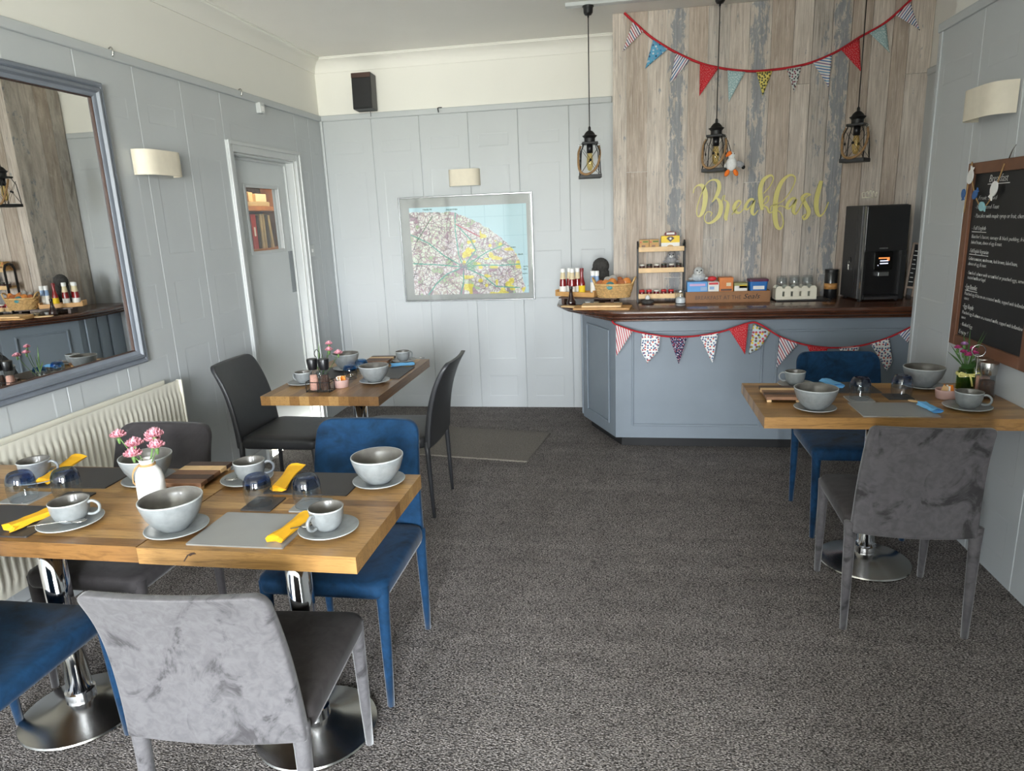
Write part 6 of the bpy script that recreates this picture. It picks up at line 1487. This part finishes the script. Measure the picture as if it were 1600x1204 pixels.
# picket crate with tumblers
pk = thing('picket_crate', 'cream picket fence crate holding glasses on the counter', 'crate', (3.497, -0.735, ZT + 0.01))
for k in range(5):
    x = -0.104 + k * 0.052
    for y in (-0.05, 0.046):
        obj('picket', MB().prism([(x - 0.019, 0), (x + 0.019, 0), (x + 0.019, 0.075)] + [(x + 0.019 * math.cos(q), 0.075 + 0.012 * math.sin(q)) for q in np.linspace(0, PI, 7)[1:-1]] + [(x - 0.019, 0.075)], y - 0.003, y + 0.003, archm), 'picket_cream', pk)
for z in (0.0, 0.052):
    obj('rail', MB().box(-0.126, 0.126, -0.056, -0.048, z, z + 0.02), 'picket_cream', pk, bev=0.001)
    obj('rail', MB().box(-0.126, 0.126, 0.044, 0.052, z, z + 0.02), 'picket_cream', pk, bev=0.001)
for s_ in (-1, 1): obj('end', MB().box(s_ * 0.124 - 0.003, s_ * 0.124 + 0.003, -0.05, 0.046, 0, 0.07), 'picket_cream', pk)
obj('crate_base', MB().box(-0.12, 0.12, -0.046, 0.042, 0, 0.005), 'picket_cream', pk)
tag(obj('slate_tray', MB().prism(rrect(-0.17, 0.17, -0.09, 0.075, 0.01, 3), 0, 0.01), 'black_plastic', None, (3.535, -0.74, ZT), bev=0.002), 'flat black tray under the picket crate', 'tray')
def hiball(label, x, y):
    t = thing('water_glass', label, 'glass', (x, y, ZT + 0.015), 0, 'upturned water glasses in the picket crate')
    obj('glass', cached('hiball', lambda: MB().lathe([(0.029, 0), (0.033, 0.05), (0.034, 0.1), (0.033, 0.135), (0.028, 0.143), (0, 0.144)], 24).mesh('glass')), 'clear_glass', t, smooth=True)
    obj('foot', cached('hiballf', lambda: MB().lathe([(0, 0.128), (0.03, 0.13), (0.032, 0.1)], 24).mesh('foot')), 'clear_glass', t, smooth=True)
hiball('upturned water glass at the left of the picket crate', 3.415, -0.735); hiball('upturned water glass in the middle of the picket crate', 3.495, -0.73); hiball('upturned water glass at the right of the picket crate', 3.575, -0.735)
tn = thing('drink_canister', 'black canister with a copper band beside the coffee machine', 'canister', (3.735, -0.68, ZT))
obj('can', MB().lathe([(0, 0), (0.038, 0), (0.04, 0.004), (0.04, 0.172), (0.038, 0.175), (0, 0.176)], 30), 'tin_black', tn); sharp(tn.children[0], 0.6)
obj('band', MB().lathe([(0.0402, 0.062), (0.0408, 0.062), (0.0408, 0.1), (0.0402, 0.1)], 30), 'tin_band', tn, smooth=True)
obj('lid', MB().lathe([(0, 0.176), (0.041, 0.172), (0.041, 0.188), (0, 0.19)], 30), 'black_plastic', tn)
# coffee machine
cmx = thing('coffee_machine', 'tall black coffee machine at the right end of the counter', 'coffee machine', (3.965, -0.735, ZT), 0.09)
mw, md, mh = 0.135, 0.145, 0.585
obj('body', MB().box(-mw, mw, -md + 0.03, md, 0.012, mh), 'machine_side', cmx, bev=0.004)
obj('upper_door', MB().box(-mw + 0.016, mw, -md, -md + 0.03, 0.31, mh - 0.004), 'machine_dark', cmx, bev=0.004)
obj('side_cheek', MB().box(-mw + 0.016, -mw + 0.03, -md, -md + 0.03, 0.012, 0.31), 'machine_dark', cmx)
obj('side_cheek', MB().box(mw - 0.03, mw, -md, -md + 0.03, 0.012, 0.31), 'machine_dark', cmx)
obj('bay', MB().box(-mw + 0.03, mw - 0.03, -md + 0.022, -md + 0.03, 0.012, 0.31).box(-mw + 0.03, mw - 0.03, -md - 0.008, -md + 0.022, 0.012, 0.04), 'black_plastic', cmx)
obj('chrome_strip', MB().box(-mw + 0.008, -mw + 0.016, -md - 0.002, -md + 0.03, 0.012, mh - 0.004), 'machine_trim', cmx)
scn = obj('screen', MB().box(-0.055, 0.055, -md - 0.002, -md + 0.022, 0.195, 0.302), 'screen_dark', cmx, bev=0.003)
for (x0, x1, z0, z1, mt) in ((-0.03, 0.035, 0.262, 0.27, 'screen_orange'), (0.02, 0.035, 0.25, 0.262, 'screen_orange'), (-0.02, 0.028, 0.246, 0.252, 'screen_white'), (-0.02, 0.028, 0.23, 0.236, 'screen_white'), (-0.034, -0.029, 0.22, 0.225, 'screen_white')):
    obj('screen_light', MB().box(x0, x1, -md - 0.0028, -md - 0.002, z0, z1), mt, scn)
obj('spout', MB().box(-0.03, 0.034, -md - 0.012, -md + 0.022, 0.155, 0.182), 'machine_trim', cmx, bev=0.003)
obj('badge', MB().box(-0.03, 0.02, -md - 0.001, -md, 0.322, 0.33), 'machine_trim', cmx)
obj('drip_tray', MB().box(-mw + 0.035, mw - 0.035, -md - 0.016, -md - 0.008, 0.012, 0.03), 'machine_side', cmx, bev=0.002)
for sx in (-1, 1):
    for sy in (-1, 1): obj('foot', MB().cyl((sx * 0.11, sy * 0.11, 0), (sx * 0.11, sy * 0.11, 0.012), 0.014), 'black_plastic', cmx)
lk = obj('lock', MB().cyl((-mw - 0.004, 0.02, 0.25), (-mw, 0.02, 0.25), 0.02, n=16), 'black_plastic', cmx)
obj('keys', MB().tube([(-mw - 0.006, 0.02 + 0.012 * math.cos(q), 0.232 + 0.014 * math.sin(q)) for q in np.linspace(0, 2 * PI, 13)[:-1]], 0.0015, 5, closed=True).box(-mw - 0.008, -mw - 0.005, 0.012, 0.022, 0.185, 0.222).box(-mw - 0.0095, -mw - 0.0075, 0.02, 0.03, 0.19, 0.222), 'steel', lk)
obj('side_rib', MB().box(-mw - 0.0015, -mw, -0.085, -0.075, 0.02, mh - 0.01).box(-mw - 0.0015, -mw, -0.055, -0.05, 0.02, mh - 0.01), 'machine_dark', cmx)
# small ornament and A-board
cr_ = MB()
for k in range(5): cr_.tube(smoothline([(-0.04 + k * 0.02, 0, 0.0), (-0.044 + k * 0.021, -0.004, 0.03), (-0.03 + k * 0.018, -0.008, 0.045 - 0.006 * abs(k - 2)), (-0.026 + k * 0.018, -0.006, 0.02)], 4), 0.0035, 6)
cr_.tube([(-0.045, 0, 0.0), (0.045, 0, 0.0)], 0.004, 6)
tag(obj('wire_crown', cr_, 'picket_cream', None, (3.965, YF - 0.012, 1.585), smooth=True), 'little white wire ornament on the planks above the coffee machine', 'ornament')
ab = thing('menu_easel', 'small white framed chalkboard leaning beside the coffee machine', 'chalkboard', (4.205, -0.70, ZT), 0.0)
Mx = Matrix.Rotation(-0.12, 4, 'X') @ Matrix.Rotation(0.13, 4, 'Y')
for (a0, a1, b0, b1) in ((-0.03, -0.018, 0.004, 0.345), (0.018, 0.03, 0.004, 0.345), (-0.018, 0.018, 0.335, 0.345), (-0.018, 0.018, 0.055, 0.068)): obj('frame_bar', MB().box(a0, a1, -0.006, 0.006, b0, b1, Mx), 'whitewash', ab)
obj('slate', MB().box(-0.018, 0.018, -0.002, 0.003, 0.068, 0.335, Mx), 'chalk_black', ab)
for k in range(8): obj('writing', MB().box(-0.013 + 0.003 * (k % 2), 0.012 - 0.004 * (k % 3), -0.0028, -0.002, 0.095 + k * 0.028, 0.1 + k * 0.028, Mx), 'chalk_white', ab)

# ------------------------------------------------------------------ odds and ends on walls and floor
sp = thing('loudspeaker', 'small black loudspeaker above the picture rail on the far wall', 'loudspeaker', (0.412, 0.0, 2.396))
Ms = Matrix.Rotation(-0.06, 4, 'X')
obj('cabinet', MB().box(-0.078, 0.078, -0.13, -0.012, 0.002, 0.265, Ms), 'black_plastic', sp, bev=0.006)
obj('grille', MB().box(-0.072, 0.072, -0.135, -0.13, 0.01, 0.225, Ms), 'kick_black', sp, bev=0.003)
obj('top_strip', MB().box(-0.076, 0.076, -0.1335, -0.13, 0.228, 0.262, Ms), 'frame_inner', sp)
obj('bracket', MB().box(-0.02, 0.02, -0.03, PT, 0.1, 0.16), 'black_metal', sp)
obj('cable', MB().tube([(0.02, -0.02, 0.005), (0.022, -0.02, -0.02), (0.02, -0.018, -0.035)], 0.002, 6), 'black_plastic', sp)
sn = thing('alarm_sensor', 'small white alarm sensor box just under the left picture rail', 'sensor', (0.0, -0.972, 2.285))
obj('case', MB().box(0.0, 0.035, -0.03, 0.03, 0, 0.068), 'white_gloss', sn, bev=0.005); obj('lens', MB().box(0.035, 0.0365, -0.018, 0.018, 0.012, 0.045), 'cap_white', sn)
sw_ = thing('light_switch', 'white light switch beside the door frame', 'switch', (0.0, -0.405, 1.32))
obj('plate', MB().box(0, 0.008, -0.04, 0.04, 0, 0.085), 'white_gloss', sw_, bev=0.003); obj('rocker', MB().box(0.008, 0.013, -0.01, 0.01, 0.03, 0.055), 'cap_white', sw_)
for y_, lb in ((-2.33, 'metal picture hook on the left rail above the wall lamp'), (-1.2, 'metal picture hook on the left rail above the door')):
    tag(obj('picture_hook', MB().tube(smoothline([(0.02, y_, 2.36), (0.026, y_, 2.385), (0.02, y_, 2.402), (0.006, y_, 2.397)], 4), 0.003, 6), 'steel', None, smooth=True), lb, 'hook', 'picture hooks')
tag(obj('picture_hook', MB().tube(smoothline([(0.98, -0.02, 2.36), (0.98, -0.03, 2.375), (0.98, -0.028, 2.39), (1.01, -0.024, 2.392)], 4), 0.004, 6), 'black_metal', None, smooth=True), 'dark hook on the far wall rail right of the loudspeaker', 'hook', 'picture hooks')
mt_ = thing('doormat', 'loose rectangle of grey carpet lying before the far wall', 'mat', (1.32, -0.955, 0.0), -0.14)
obj('pile', MB().prism(rrect(-0.5, 0.5, -0.31, 0.31, 0.01, 2), 0.0, 0.011), 'doormat', mt_)
rnd = random.Random(5); fr2 = MB(); pts = [(-0.5 + i * 0.02, -0.313 + rnd.uniform(-0.004, 0.002), 0.008 + rnd.uniform(-0.002, 0.003)) for i in range(51)]
fr2.tube(pts, 0.0028, 5); obj('frayed_edge', fr2, 'fray', mt_)
